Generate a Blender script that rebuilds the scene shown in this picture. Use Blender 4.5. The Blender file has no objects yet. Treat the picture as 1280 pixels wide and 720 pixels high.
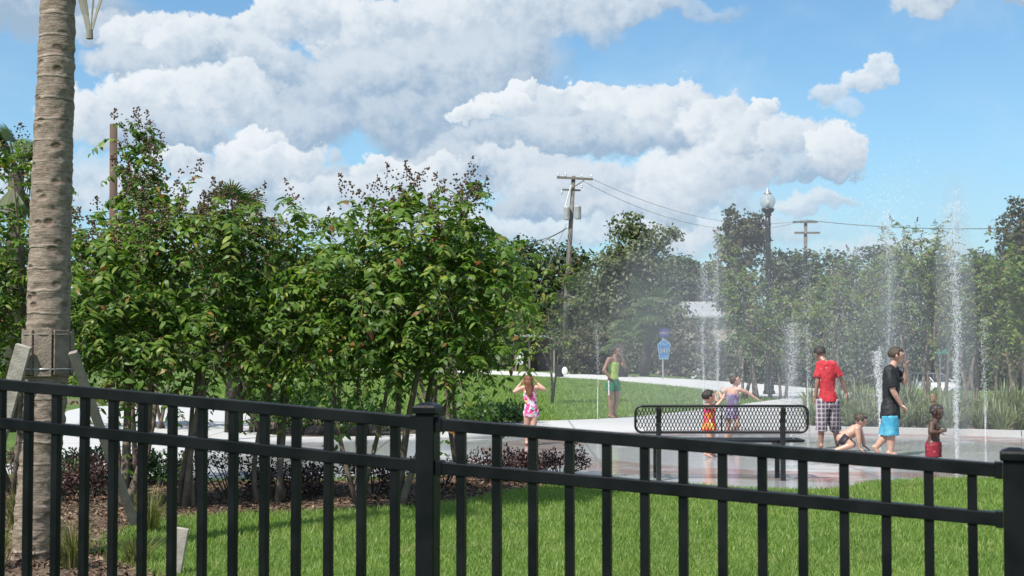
import bpy, bmesh, math, random
import numpy as np
from mathutils import Vector, Matrix, noise as mnoise

random.seed(7)
RNG = np.random.default_rng(11)
scene = bpy.context.scene
col = scene.collection
R = math.radians

# ------------------------------------------------------------------ camera
F, HOR, CAMZ = 1778.0, 430.0, 1.5
PITCH = math.atan((HOR - 360.0) / F)
cam_d = bpy.data.cameras.new('camera')
cam = bpy.data.objects.new('camera', cam_d)
col.objects.link(cam)
cam.location = (0, 0, CAMZ)
cam.rotation_euler = (math.pi / 2 + PITCH, 0, 0)
cam_d.sensor_width = 36.0
cam_d.lens = 36.0 * F / 1280.0
cam_d.clip_start = 0.1
cam_d.clip_end = 3000
scene.camera = cam
cam_d.dof.use_dof = True
cam_d.dof.focus_distance = 17.0
cam_d.dof.aperture_fstop = 9.0
FW = Vector((0, math.cos(PITCH), math.sin(PITCH)))
UP = Vector((0, -math.sin(PITCH), math.cos(PITCH)))


def ray(px, py):
    return Vector((1, 0, 0)) * ((px - 640) / F) + FW + UP * ((360 - py) / F)


def ground(px, py, z=0.0):
    d = ray(px, py)
    t = (z - CAMZ) / d.z
    return Vector((d.x * t, d.y * t, z))


def at(px, py, Y):
    d = ray(px, py)
    t = Y / d.y
    return Vector((d.x * t, Y, CAMZ + d.z * t))


def sstep(a):
    a = np.clip(a, 0, 1)
    return a * a * (3 - 2 * a)


def terrain(x, y):
    x = np.asarray(x, float)
    y = np.asarray(y, float)
    near = (-0.03 - 0.07 * np.clip(x + 0.28, -3.0, 3.0)) * (1 - sstep((y - 5.6) / 3.2))
    dip = -(1.15 * sstep((y - 46) / 9) + 0.7 * sstep((y - 60) / 20)) * sstep((x - 7) / 6)
    return near + dip


def tz(x, y):
    return float(terrain(x, y))


# ------------------------------------------------------------------ objects
def tag(o, label=None, cat=None, group=None, kind=None):
    if label: o['label'] = label
    if cat: o['category'] = cat
    if group: o['group'] = group
    if kind: o['kind'] = kind
    return o


def empty(name, loc, rz=0.0):
    o = bpy.data.objects.new(name, None)
    col.objects.link(o)
    o.location = loc
    o.rotation_euler = (0, 0, rz)
    o.empty_display_size = 0.1
    return o


def copy_tree(o, parent=None):
    c = o.copy()
    col.objects.link(c)
    if parent is not None:
        c.parent = parent
    for ch in list(o.children):
        copy_tree(ch, c)
    return c


def link_mesh(name, me, m, parent=None):
    o = bpy.data.objects.new(name, me)
    col.objects.link(o)
    if m is not None:
        me.materials.append(m)
    if parent is not None:
        o.parent = parent
    return o


class MB:
    """collects closed shapes; build() links them as one mesh"""
    def __init__(self):
        self.v, self.f = [], []

    def add(self, vs, fs):
        o = len(self.v)
        self.v.extend([tuple(p) for p in vs])
        self.f.extend([tuple(i + o for i in f) for f in fs])

    def box(self, c, s, ax=None):
        c = Vector(c)
        ax = ax or (Vector((1, 0, 0)), Vector((0, 1, 0)), Vector((0, 0, 1)))
        vs = []
        for i in (-1, 1):
            for j in (-1, 1):
                for k in (-1, 1):
                    vs.append(c + ax[0] * (i * s[0] / 2) + ax[1] * (j * s[1] / 2) + ax[2] * (k * s[2] / 2))
        self.add(vs, [(0, 1, 3, 2), (4, 6, 7, 5), (0, 4, 5, 1), (2, 3, 7, 6), (0, 2, 6, 4), (1, 5, 7, 3)])

    def bar(self, a, b, w, h, up=Vector((0, 0, 1))):
        a, b = Vector(a), Vector(b)
        d = (b - a)
        L = d.length
        d.normalize()
        s = d.cross(up)
        if s.length < 1e-4:
            s = d.cross(Vector((0, 1, 0)))
        s.normalize()
        u = s.cross(d)
        self.box((a + b) / 2, (L, w, h), (d, s, u))

    def vbar(self, a, b, w, h, side):
        """sheared bar: ends stay vertical, cross-section height measured along z"""
        a, b = Vector(a), Vector(b)
        s = Vector(side).normalized() * (w / 2)
        z = Vector((0, 0, h / 2))
        vs = [a - s - z, a + s - z, a + s + z, a - s + z, b - s - z, b + s - z, b + s + z, b - s + z]
        self.add(vs, [(0, 1, 2, 3), (4, 7, 6, 5), (0, 4, 5, 1), (1, 5, 6, 2), (2, 6, 7, 3), (3, 7, 4, 0)])

    def tube(self, pts, rad, seg=8, caps=True):
        pts = [Vector(p) for p in pts]
        n = len(pts)
        if not hasattr(rad, '__len__'):
            rad = [rad] * n
        o = len(self.v)
        t0 = (pts[1] - pts[0]).normalized()
        ref = Vector((0, 0, 1)) if abs(t0.z) < 0.9 else Vector((1, 0, 0))
        s = t0.cross(ref).normalized()
        for i in range(n):
            t = (pts[min(i + 1, n - 1)] - pts[max(i - 1, 0)]).normalized()
            s = (s - t * s.dot(t)).normalized()
            u = t.cross(s)
            for k in range(seg):
                a = 2 * math.pi * k / seg
                self.v.append(tuple(pts[i] + (s * math.cos(a) + u * math.sin(a)) * rad[i]))
        for i in range(n - 1):
            for k in range(seg):
                k2 = (k + 1) % seg
                self.f.append((o + i * seg + k, o + i * seg + k2, o + (i + 1) * seg + k2, o + (i + 1) * seg + k))
        if caps:
            self.f.append(tuple(o + k for k in reversed(range(seg))))
            self.f.append(tuple(o + (n - 1) * seg + k for k in range(seg)))

    def eloft(self, rings, seg=18):
        """rings: (centre, side, front, rx, ry); closed with end fans"""
        o = len(self.v)
        n = len(rings)
        for (c, s, f, rx, ry) in rings:
            for k in range(seg):
                a = 2 * math.pi * k / seg
                self.v.append(tuple(c + s * (rx * math.cos(a)) + f * (ry * math.sin(a))))
        for i in range(n - 1):
            for k in range(seg):
                k2 = (k + 1) % seg
                self.f.append((o + i * seg + k, o + i * seg + k2, o + (i + 1) * seg + k2, o + (i + 1) * seg + k))
        self.f.append(tuple(o + k for k in reversed(range(seg))))
        self.f.append(tuple(o + (n - 1) * seg + k for k in range(seg)))

    def cap(self, p0, p1, r0, r1, seg=12, flat=False):
        p0, p1 = Vector(p0), Vector(p1)
        t = (p1 - p0)
        if t.length < 1e-6:
            t = Vector((0, 0, 1e-4))
        t.normalize()
        ref = Vector((0, 1, 0)) if abs(t.y) < 0.9 else Vector((1, 0, 0))
        s = t.cross(ref).normalized()
        u = t.cross(s)
        rings = []
        if not flat:
            for a in (75, 45, 20):
                rings.append((p0 - t * (r0 * math.sin(R(a))), s, u, r0 * math.cos(R(a)), r0 * math.cos(R(a))))
        rings.append((p0, s, u, r0, r0))
        rings.append((p1, s, u, r1, r1))
        if not flat:
            for a in (20, 45, 75):
                rings.append((p1 + t * (r1 * math.sin(R(a))), s, u, r1 * math.cos(R(a)), r1 * math.cos(R(a))))
        self.eloft(rings, seg)

    def ellip(self, c, ax, r, nu=16, nv=10, fn=None):
        c = Vector(c)
        rings = []
        o = len(self.v)
        for i in range(1, nv):
            th = math.pi * i / nv
            for k in range(nu):
                ph = 2 * math.pi * k / nu
                d = Vector((math.sin(th) * math.cos(ph), math.sin(th) * math.sin(ph), -math.cos(th)))
                m = fn(d) if fn else 1.0
                self.v.append(tuple(c + (ax[0] * (d.x * r[0]) + ax[1] * (d.y * r[1]) + ax[2] * (d.z * r[2])) * m))
        for i in range(nv - 2):
            for k in range(nu):
                k2 = (k + 1) % nu
                self.f.append((o + i * nu + k, o + i * nu + k2, o + (i + 1) * nu + k2, o + (i + 1) * nu + k))
        self.f.append(tuple(o + k for k in reversed(range(nu))))
        self.f.append(tuple(o + (nv - 2) * nu + k for k in range(nu)))

    def lathe(self, c, prof, seg=24):
        c = Vector(c)
        self.eloft([(c + Vector((0, 0, z)), Vector((1, 0, 0)), Vector((0, 1, 0)), r, r) for r, z in prof], seg)

    def prism(self, pts, depth):
        """pts: 3-D outline; depth: extrusion vector"""
        pts = [Vector(p) for p in pts]
        depth = Vector(depth)
        n = len(pts)
        vs = pts + [p + depth for p in pts]
        fs = [tuple(range(n)), tuple(reversed(range(n, 2 * n)))]
        for i in range(n):
            j = (i + 1) % n
            fs.append((i, i + n, j + n, j))
        self.add(vs, fs)

    def build(self, name, m, parent=None, smooth=False, off=None, bevel=0, fix=True):
        me = bpy.data.meshes.new(name)
        vs = self.v if off is None else [(p[0] - off[0], p[1] - off[1], p[2] - off[2]) for p in self.v]
        me.from_pydata(vs, [], self.f)
        if fix:
            bm = bmesh.new()
            bm.from_mesh(me)
            bmesh.ops.recalc_face_normals(bm, faces=bm.faces)
            bm.to_mesh(me)
            bm.free()
        if smooth:
            me.polygons.foreach_set('use_smooth', [True] * len(me.polygons))
        me.update()
        o = link_mesh(name, me, m, parent)
        if bevel:
            b = o.modifiers.new('bevel', 'BEVEL')
            b.width = bevel
            b.segments = 2
            b.limit_method = 'ANGLE'
        return o


def np_mesh(name, V, nper, faces, m, parent=None, off=None, smooth=False):
    """V: (n, nper, 3) repeated element; faces: list of index tuples inside one element"""
    n = V.shape[0]
    verts = V.reshape(-1, 3)
    if off is not None:
        verts = verts - np.array(off)
    me = bpy.data.meshes.new(name)
    tot = [len(f) for f in faces]
    flat = np.array([i for f in faces for i in f], np.int32)
    loops = (np.arange(n, dtype=np.int32)[:, None] * nper + flat[None, :]).ravel()
    lt = np.tile(np.array(tot, np.int32), n)
    ls = np.concatenate(([0], np.cumsum(lt)[:-1])).astype(np.int32)
    me.vertices.add(len(verts))
    me.vertices.foreach_set('co', verts.astype(np.float32).ravel())
    me.loops.add(len(loops))
    me.loops.foreach_set('vertex_index', loops)
    me.polygons.add(len(lt))
    me.polygons.foreach_set('loop_start', ls)
    if smooth:
        me.polygons.foreach_set('use_smooth', np.ones(len(lt), bool))
    me.update(calc_edges=True)
    me.validate()
    return link_mesh(name, me, m, parent)


def nrm(a):
    return a / np.maximum(np.linalg.norm(a, axis=-1, keepdims=True), 1e-9)


# ------------------------------------------------------------------ materials
class NT:
    def __init__(self, tree):
        self.t = tree

    def n(self, typ, **kw):
        nd = self.t.nodes.new(typ)
        for k, v in kw.items():
            setattr(nd, k, v)
        return nd

    def link(self, a, b):
        self.t.links.new(a, b)

    def set(self, nd, i, v):
        if hasattr(v, 'is_linked') or isinstance(v, bpy.types.NodeSocket):
            self.link(v, nd.inputs[i])
        else:
            nd.inputs[i].default_value = v

    def math(self, op, a, b=0.0, c=0.0, clamp=False):
        nd = self.n('ShaderNodeMath', operation=op)
        nd.use_clamp = clamp
        self.set(nd, 0, a)
        self.set(nd, 1, b)
        self.set(nd, 2, c)
        return nd.outputs[0]

    def mix(self, f, a, b, blend='MIX'):
        nd = self.n('ShaderNodeMix', data_type='RGBA', blend_type=blend)
        self.set(nd, 0, f)
        self.set(nd, 6, a)
        self.set(nd, 7, b)
        return nd.outputs[2]

    def noise(self, vec, scale, detail=4, rough=0.55, dist=0.0):
        nd = self.n('ShaderNodeTexNoise')
        nd.inputs['Scale'].default_value = scale
        nd.inputs['Detail'].default_value = detail
        nd.inputs['Roughness'].default_value = rough
        nd.inputs['Distortion'].default_value = dist
        if vec is not None:
            self.link(vec, nd.inputs['Vector'])
        return nd.outputs['Fac']

    def ramp(self, f, stops):
        nd = self.n('ShaderNodeValToRGB')
        cr = nd.color_ramp
        while len(cr.elements) > 1:
            cr.elements.remove(cr.elements[-1])
        for i, (p, c) in enumerate(stops):
            e = cr.elements[0] if i == 0 else cr.elements.new(p)
            e.position = p
            e.color = c if len(c) == 4 else (*c, 1)
        self.link(f, nd.inputs[0])
        return nd.outputs[0]

    def smooth(self, v, a, b):
        nd = self.n('ShaderNodeMapRange', interpolation_type='SMOOTHSTEP')
        self.set(nd, 0, v)
        nd.inputs[1].default_value = a
        nd.inputs[2].default_value = b
        return nd.outputs[0]


def new_mat(name):
    m = bpy.data.materials.new(name)
    m.use_nodes = True
    nt = NT(m.node_tree)
    p = m.node_tree.nodes['Principled BSDF']
    return m, nt, p


def coords(nt, kind='Object'):
    return nt.n('ShaderNodeTexCoord').outputs[kind]


def c4(c):
    return (*c, 1.0) if len(c) == 3 else c


def simple(name, c1, c2=None, scale=8.0, rough=0.6, bump=0.0, bscale=None, metal=0.0, detail=5, spec=0.5):
    m, nt, p = new_mat(name)
    co = coords(nt)
    c2 = c2 or tuple(x * 0.8 for x in c1)
    f = nt.noise(co, scale, detail)
    f = nt.smooth(f, 0.3, 0.7)
    nt.link(nt.mix(f, c4(c1), c4(c2)), p.inputs['Base Color'])
    p.inputs['Roughness'].default_value = rough
    p.inputs['Metallic'].default_value = metal
    p.inputs['Specular IOR Level'].default_value = spec
    if bump:
        b = nt.n('ShaderNodeBump')
        b.inputs['Strength'].default_value = bump
        b.inputs['Distance'].default_value = 0.02
        nt.link(nt.noise(co, bscale or scale * 4, 6, 0.65), b.inputs['Height'])
        nt.link(b.outputs[0], p.inputs['Normal'])
    return m


def leaf_mat(name, stops, rough=0.45, trans=0.35, spec=0.3, tint=(1.3, 1.5, 0.5), vary=0.5, dry=None):
    m, nt, p = new_mat(name)
    g = nt.n('ShaderNodeNewGeometry')
    c = nt.ramp(g.outputs['Random Per Island'], stops)
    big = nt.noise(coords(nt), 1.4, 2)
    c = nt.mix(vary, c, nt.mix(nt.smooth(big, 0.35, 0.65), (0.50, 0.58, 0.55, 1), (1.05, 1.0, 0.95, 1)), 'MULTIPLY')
    if dry:
        d1 = nt.smooth(nt.noise(coords(nt), 0.9, 5, 0.65), 0.48, 0.72)
        d2 = nt.smooth(nt.noise(coords(nt), 6.0, 4, 0.7), 0.40, 0.70)
        c = nt.mix(nt.math('MULTIPLY', nt.math('MULTIPLY', d1, d2), 0.8), c, c4(dry))
    nt.link(c, p.inputs['Base Color'])
    p.inputs['Roughness'].default_value = rough
    p.inputs['Specular IOR Level'].default_value = spec
    tr = nt.n('ShaderNodeBsdfTranslucent')
    nt.link(nt.mix(1.0, c, c4(tint), 'MULTIPLY'), tr.inputs[0])
    mx = nt.n('ShaderNodeMixShader')
    mx.inputs[0].default_value = trans
    nt.link(p.outputs[0], mx.inputs[1])
    nt.link(tr.outputs[0], mx.inputs[2])
    nt.link(mx.outputs[0], m.node_tree.nodes['Material Output'].inputs[0])
    return m


M = {}
M['black_paint'] = simple('black_paint', (0.004, 0.005, 0.006), (0.010, 0.011, 0.012), 7, 0.38, 0.08, 120, spec=0.13)
M['bench_coat'] = simple('bench_coat', (0.012, 0.012, 0.014), (0.02, 0.02, 0.022), 30, 0.4, 0.05, 150)
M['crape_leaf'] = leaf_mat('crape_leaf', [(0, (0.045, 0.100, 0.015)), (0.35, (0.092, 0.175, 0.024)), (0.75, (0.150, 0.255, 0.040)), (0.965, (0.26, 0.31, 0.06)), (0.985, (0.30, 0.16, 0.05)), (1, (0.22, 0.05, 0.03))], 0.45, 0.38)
M['crape_leaf_dark'] = leaf_mat('crape_leaf_dark', [(0, (0.04, 0.09, 0.016)), (0.5, (0.075, 0.15, 0.024)), (0.93, (0.08, 0.15, 0.03)), (0.97, (0.25, 0.13, 0.05)), (1, (0.2, 0.06, 0.03))], 0.45, 0.38)
M['crape_far'] = leaf_mat('crape_far', [(0, (0.07, 0.13, 0.022)), (0.55, (0.13, 0.21, 0.035)), (0.85, (0.20, 0.25, 0.05)), (0.95, (0.22, 0.13, 0.05)), (1, (0.2, 0.07, 0.04))], 0.45, 0.35)
M['oak_leaf'] = leaf_mat('oak_leaf', [(0, (0.042, 0.062, 0.026)), (0.6, (0.072, 0.10, 0.042)), (1, (0.11, 0.14, 0.065))], 0.5, 0.2)
M['olive_leaf'] = leaf_mat('olive_leaf', [(0, (0.09, 0.11, 0.055)), (0.6, (0.155, 0.18, 0.095)), (1, (0.22, 0.24, 0.135))], 0.55, 0.25)
M['brown_leaf'] = leaf_mat('brown_leaf', [(0, (0.07, 0.075, 0.035)), (0.6, (0.09, 0.10, 0.045)), (1, (0.15, 0.11, 0.07))], 0.55, 0.25)
M['hedge_leaf'] = leaf_mat('hedge_leaf', [(0, (0.03, 0.07, 0.018)), (0.7, (0.055, 0.12, 0.025)), (1, (0.09, 0.16, 0.04))], 0.4, 0.2)
M['plum_leaf'] = leaf_mat('plum_leaf', [(0, (0.045, 0.027, 0.028)), (0.55, (0.085, 0.045, 0.047)), (0.85, (0.16, 0.08, 0.08)), (1, (0.08, 0.10, 0.04))], 0.45, 0.2, tint=(1.4, 0.8, 0.7))
M['strap_leaf'] = leaf_mat('strap_leaf', [(0, (0.13, 0.17, 0.07)), (0.5, (0.22, 0.26, 0.12)), (0.85, (0.32, 0.35, 0.19)), (1, (0.36, 0.33, 0.18))], 0.45, 0.3, tint=(1.2, 1.3, 0.7))
M['dry_grass'] = leaf_mat('dry_grass', [(0, (0.10, 0.13, 0.04)), (0.5, (0.16, 0.19, 0.06)), (0.8, (0.28, 0.24, 0.12)), (1, (0.34, 0.28, 0.16))], 0.6, 0.3)
M['lawn_blade'] = leaf_mat('lawn_blade', [(0, (0.15, 0.25, 0.055)), (0.5, (0.23, 0.35, 0.085)), (0.88, (0.33, 0.42, 0.14)), (1, (0.44, 0.43, 0.2))], 0.45, 0.46, tint=(1.2, 1.4, 0.5), vary=0.3, dry=(0.40, 0.37, 0.17))
M['frond'] = leaf_mat('frond', [(0, (0.05, 0.09, 0.03)), (0.6, (0.09, 0.14, 0.045)), (1, (0.15, 0.18, 0.07))], 0.45, 0.25)
M['dead_frond'] = leaf_mat('dead_frond', [(0, (0.32, 0.29, 0.24)), (1, (0.52, 0.48, 0.41))], 0.7, 0.2, tint=(1.1, 1.0, 0.8))
M['seed'] = leaf_mat('seed', [(0, (0.07, 0.04, 0.03)), (0.7, (0.14, 0.085, 0.06)), (1, (0.18, 0.13, 0.07))], 0.7, 0.0)
M['bark'] = simple('bark', (0.20, 0.15, 0.11), (0.11, 0.085, 0.065), 9, 0.85, 0.5, 40)
M['bark_dark'] = simple('bark_dark', (0.09, 0.075, 0.06), (0.05, 0.042, 0.035), 6, 0.9, 0.5, 30)
M['lumber'] = simple('lumber', (0.27, 0.23, 0.19), (0.19, 0.165, 0.14), 14, 0.8, 0.3, 60)
M['lumber_pale'] = simple('lumber_pale', (0.42, 0.38, 0.33), (0.28, 0.25, 0.21), 14, 0.8, 0.3, 60)
M['pole_wood'] = simple('pole_wood', (0.20, 0.18, 0.155), (0.13, 0.115, 0.10), 3, 0.9, 0.3, 20)
M['pole_brown'] = simple('pole_brown', (0.12, 0.075, 0.055), (0.085, 0.055, 0.042), 5, 0.9, 0.3, 20)
M['galv'] = simple('galv', (0.5, 0.5, 0.5), (0.4, 0.4, 0.41), 20, 0.4, 0, metal=0.8)
M['white_paint'] = simple('white_paint', (0.75, 0.75, 0.74), (0.66, 0.66, 0.65), 4, 0.5)
M['wire'] = simple('wire', (0.12, 0.13, 0.14), None, 3, 0.6)
M['rubber'] = simple('rubber', (0.015, 0.015, 0.016), None, 10, 0.8)
M['dark_glass'] = simple('dark_glass', (0.012, 0.015, 0.017), None, 2, 0.08)
M['chrome'] = simple('chrome', (0.6, 0.6, 0.6), None, 2, 0.2, metal=1.0)


def lawn_material():
    m, nt, p = new_mat('lawn')
    co = coords(nt)
    a = nt.noise(co, 0.35, 4)
    b = nt.noise(co, 14, 6, 0.75)
    c = nt.mix(nt.smooth(a, 0.35, 0.65), (0.115, 0.19, 0.046, 1), (0.165, 0.24, 0.07, 1))
    c = nt.mix(nt.smooth(b, 0.3, 0.75), nt.mix(1.0, c, (0.62, 0.66, 0.6, 1), 'MULTIPLY'), c)
    dry = nt.noise(co, 1.7, 5, 0.7)
    c = nt.mix(nt.math('MULTIPLY', nt.smooth(dry, 0.6, 0.8), 0.4), c, (0.19, 0.18, 0.075, 1))
    nt.link(c, p.inputs['Base Color'])
    p.inputs['Roughness'].default_value = 0.9
    p.inputs['Specular IOR Level'].default_value = 0.15
    bp = nt.n('ShaderNodeBump')
    bp.inputs['Strength'].default_value = 0.9
    bp.inputs['Distance'].default_value = 0.05
    nt.link(nt.noise(co, 30, 4, 0.7), bp.inputs['Height'])
    nt.link(bp.outputs[0], p.inputs['Normal'])
    return m


def mulch_material():
    m, nt, p = new_mat('mulch')
    co = coords(nt)
    a = nt.noise(co, 1.2, 3)
    b = nt.noise(co, 26, 6, 0.7)
    c = nt.ramp(b, [(0.3, (0.045, 0.026, 0.018)), (0.5, (0.12, 0.072, 0.048)), (0.7, (0.22, 0.14, 0.095))])
    c = nt.mix(nt.smooth(a, 0.4, 0.7), c, (0.19, 0.15, 0.10, 1))
    nt.link(c, p.inputs['Base Color'])
    p.inputs['Roughness'].default_value = 0.95
    bp = nt.n('ShaderNodeBump')
    bp.inputs['Distance'].default_value = 0.03
    nt.link(b, bp.inputs['Height'])
    nt.link(bp.outputs[0], p.inputs['Normal'])
    return m


def pad_material():
    """wet broom-finished concrete with control joints and a worn red painted band"""
    m, nt, p = new_mat('wet_concrete')
    co = coords(nt)
    sep = nt.n('ShaderNodeSeparateXYZ')
    nt.link(co, sep.inputs[0])
    X, Y = sep.outputs[0], sep.outputs[1]
    big = nt.noise(co, 0.45, 5, 0.6, 0.4)
    fine = nt.noise(co, 22, 5, 0.7)
    base = nt.mix(fine, (0.40, 0.395, 0.39, 1), (0.50, 0.495, 0.485, 1))
    # the wet zone: round the jets
    dx = nt.math('MULTIPLY', nt.math('SUBTRACT', X, 3.6), 0.115)
    dy = nt.math('MULTIPLY', nt.math('SUBTRACT', Y, 18.6), 0.16)
    r2 = nt.math('ADD', nt.math('MULTIPLY', dx, dx), nt.math('MULTIPLY', dy, dy))
    wet = nt.smooth(nt.math('SUBTRACT', nt.math('ADD', big, 0.45), r2), 0.0, 0.35)
    wet = nt.math('MULTIPLY', wet, nt.smooth(nt.math('ADD', big, nt.math('MULTIPLY', fine, 0.15)), 0.30, 0.5))
    # faded red band: a ring round the jets
    rr = nt.math('SQRT', nt.math('ADD', nt.math('POWER', nt.math('SUBTRACT', X, 4.2), 2.0), nt.math('POWER', nt.math('SUBTRACT', Y, 20.0), 2.0)))
    band = nt.math('SUBTRACT', 1.0, nt.smooth(nt.math('ABSOLUTE', nt.math('SUBTRACT', rr, 4.0)), 0.62, 0.66))
    band = nt.math('MULTIPLY', band, nt.smooth(nt.noise(co, 2.5, 4), 0.25, 0.6))
    c = nt.mix(nt.math('MULTIPLY', band, 0.75), base, (0.30, 0.13, 0.10, 1))
    c = nt.mix(wet, c, nt.mix(1.0, c, (0.74, 0.75, 0.77, 1), 'MULTIPLY'))
    # joints
    def joint(v, step, off):
        fr = nt.math('FRACT', nt.math('DIVIDE', nt.math('ADD', v, off), step))
        return nt.math('LESS_THAN', nt.math('ABSOLUTE', nt.math('SUBTRACT', fr, 0.5)), 0.006)
    j = nt.math('MAXIMUM', joint(X, 3.0, 0.4), joint(Y, 3.0, 1.1))
    c = nt.mix(nt.math('MULTIPLY', j, 0.6), c, (0.12, 0.12, 0.115, 1))
    nt.link(c, p.inputs['Base Color'])
    rg = nt.n('ShaderNodeMapRange')
    nt.link(wet, rg.inputs[0])
    rg.inputs[3].default_value = 0.75
    rg.inputs[4].default_value = 0.13
    nt.link(rg.outputs[0], p.inputs['Roughness'])
    bp = nt.n('ShaderNodeBump')
    bp.inputs['Strength'].default_value = 0.12
    bp.inputs['Distance'].default_value = 0.01
    nt.link(nt.noise(co, 7, 4, 0.6), bp.inputs['Height'])
    nt.link(bp.outputs[0], p.inputs['Normal'])
    return m


def path_material():
    m, nt, p = new_mat('dry_concrete')
    co = coords(nt)
    f = nt.noise(co, 20, 5, 0.7)
    g = nt.noise(co, 0.8, 4)
    c = nt.mix(f, (0.46, 0.455, 0.44, 1), (0.55, 0.545, 0.53, 1))
    c = nt.mix(nt.smooth(g, 0.5, 0.8), c, (0.45, 0.44, 0.42, 1))
    sep = nt.n('ShaderNodeSeparateXYZ')
    nt.link(co, sep.inputs[0])
    fr = nt.math('FRACT', nt.math('DIVIDE', sep.outputs[0], 1.8))
    c = nt.mix(nt.math('MULTIPLY', nt.math('LESS_THAN', fr, 0.012), 0.6), c, (0.2, 0.2, 0.19, 1))
    nt.link(c, p.inputs['Base Color'])
    p.inputs['Roughness'].default_value = 0.85
    return m


def palm_bark():
    m, nt, p = new_mat('palm_bark')
    co = coords(nt)
    mp = nt.n('ShaderNodeMapping')
    mp.inputs['Scale'].default_value = (1.0, 1.0, 1.35)
    nt.link(co, mp.inputs[0])
    v = nt.n('ShaderNodeTexVoronoi')
    v.inputs['Scale'].default_value = 7.5
    nt.link(mp.outputs[0], v.inputs['Vector'])
    w = nt.n('ShaderNodeTexWave', wave_type='BANDS', bands_direction='Z')
    w.inputs['Scale'].default_value = 2.1
    w.inputs['Distortion'].default_value = 1.6
    w.inputs['Detail'].default_value = 3
    w.inputs['Detail Scale'].default_value = 1.6
    nt.link(co, w.inputs['Vector'])
    mp2 = nt.n('ShaderNodeMapping')
    mp2.inputs['Scale'].default_value = (1.0, 1.0, 6.0)
    nt.link(co, mp2.inputs[0])
    n = nt.math('ADD', nt.math('MULTIPLY', nt.noise(mp.outputs[0], 16, 6, 0.72), .55), nt.math('MULTIPLY', nt.noise(mp2.outputs[0], 13, 4, 0.7), .45))
    c = nt.mix(nt.smooth(n, .3, .7), (0.13, 0.094, 0.070, 1), (0.36, 0.285, 0.225, 1))
    spots = nt.math('SUBTRACT', 1.0, nt.smooth(v.outputs['Distance'], 0.10, 0.34))
    c = nt.mix(nt.math('MULTIPLY', nt.math('MULTIPLY', spots, nt.smooth(nt.noise(co, 7, 3), .35, .6)), 0.85), c, (0.12, 0.07, 0.045, 1))
    ring = nt.math('MULTIPLY', nt.smooth(w.outputs['Fac'], 0.94, 0.995), nt.smooth(nt.noise(mp.outputs[0], 2.0, 3), 0.35, 0.6))
    c = nt.mix(nt.math('MULTIPLY', ring, 0.3), c, (0.45, 0.39, 0.33, 1))
    nt.link(c, p.inputs['Base Color'])
    p.inputs['Roughness'].default_value = 0.9
    bp = nt.n('ShaderNodeBump')
    bp.inputs['Strength'].default_value = 1.0
    bp.inputs['Distance'].default_value = 0.035
    nt.link(nt.math('ADD', nt.math('MULTIPLY', n, 0.5), nt.math('SUBTRACT', nt.math('MULTIPLY', ring, 0.3), nt.math('MULTIPLY', spots, 0.5))), bp.inputs['Height'])
    nt.link(bp.outputs[0], p.inputs['Normal'])
    return m


M['lawn'] = lawn_material()
M['mulch'] = mulch_material()
M['pad'] = pad_material()
M['path'] = path_material()
M['palm_bark'] = palm_bark()


def water_mat():
    m, nt, p = new_mat('water_drops')
    p.inputs['Base Color'].default_value = (0.93, 0.95, 0.97, 1)
    p.inputs['Roughness'].default_value = 0.25
    tr = nt.n('ShaderNodeBsdfTransparent')
    mx = nt.n('ShaderNodeMixShader')
    mx.inputs[0].default_value = 0.34
    nt.link(tr.outputs[0], mx.inputs[1])
    nt.link(p.outputs[0], mx.inputs[2])
    nt.link(mx.outputs[0], m.node_tree.nodes['Material Output'].inputs[0])
    return m


M['water'] = water_mat()

# ------------------------------------------------------------------ ground
def axis(lo, hi, fine):
    a = [lo]
    return np.array(sorted(set(fine + [lo, hi])))


xs = np.unique(np.concatenate([np.linspace(-900, -60, 12), np.linspace(-60, 60, 121), np.linspace(60, 900, 12)]))
ys = np.unique(np.concatenate([np.linspace(-300, -10, 8), np.linspace(-10, 90, 126), np.linspace(90, 1400, 16)]))
GX, GY = np.meshgrid(xs, ys)
GZ = terrain(GX, GY)
V = np.stack([GX, GY, GZ], -1).reshape(-1, 3)
nx = len(xs)
fc = []
for j in range(len(ys) - 1):
    for i in range(nx - 1):
        a = j * nx + i
        fc.append((a, a + 1, a + nx + 1, a + nx))
me = bpy.data.meshes.new('ground')
me.from_pydata([tuple(v) for v in V], [], fc)
me.polygons.foreach_set('use_smooth', [True] * len(fc))
g = link_mesh('ground', me, M['lawn'])
g['kind'] = 'structure'


def sheet(name, pxs, z, m, depth=0.08, drape=False):
    pts = [ground(x, y, 0) for x, y in pxs]
    return slab(name, pts, z, m, depth, drape)


def slab(name, pts, z, m, depth=0.08, drape=False):
    bm = bmesh.new()
    vs = [bm.verts.new((p[0], p[1], 0)) for p in pts]
    f = bm.faces.new(vs)
    f.normal_update()
    if f.normal.z < 0:
        f.normal_flip()
    r = bmesh.ops.triangulate(bm, faces=[f])
    ex = bmesh.ops.extrude_face_region(bm, geom=bm.faces[:])
    top = [e for e in ex['geom'] if isinstance(e, bmesh.types.BMVert)]
    for v in bm.verts:
        v.co.z = z - depth
    for v in top:
        v.co.z = z
    bmesh.ops.recalc_face_normals(bm, faces=bm.faces)
    me = bpy.data.meshes.new(name)
    bm.to_mesh(me)
    bm.free()
    o = link_mesh(name, me, m)
    o['kind'] = 'structure'
    return o


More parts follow.
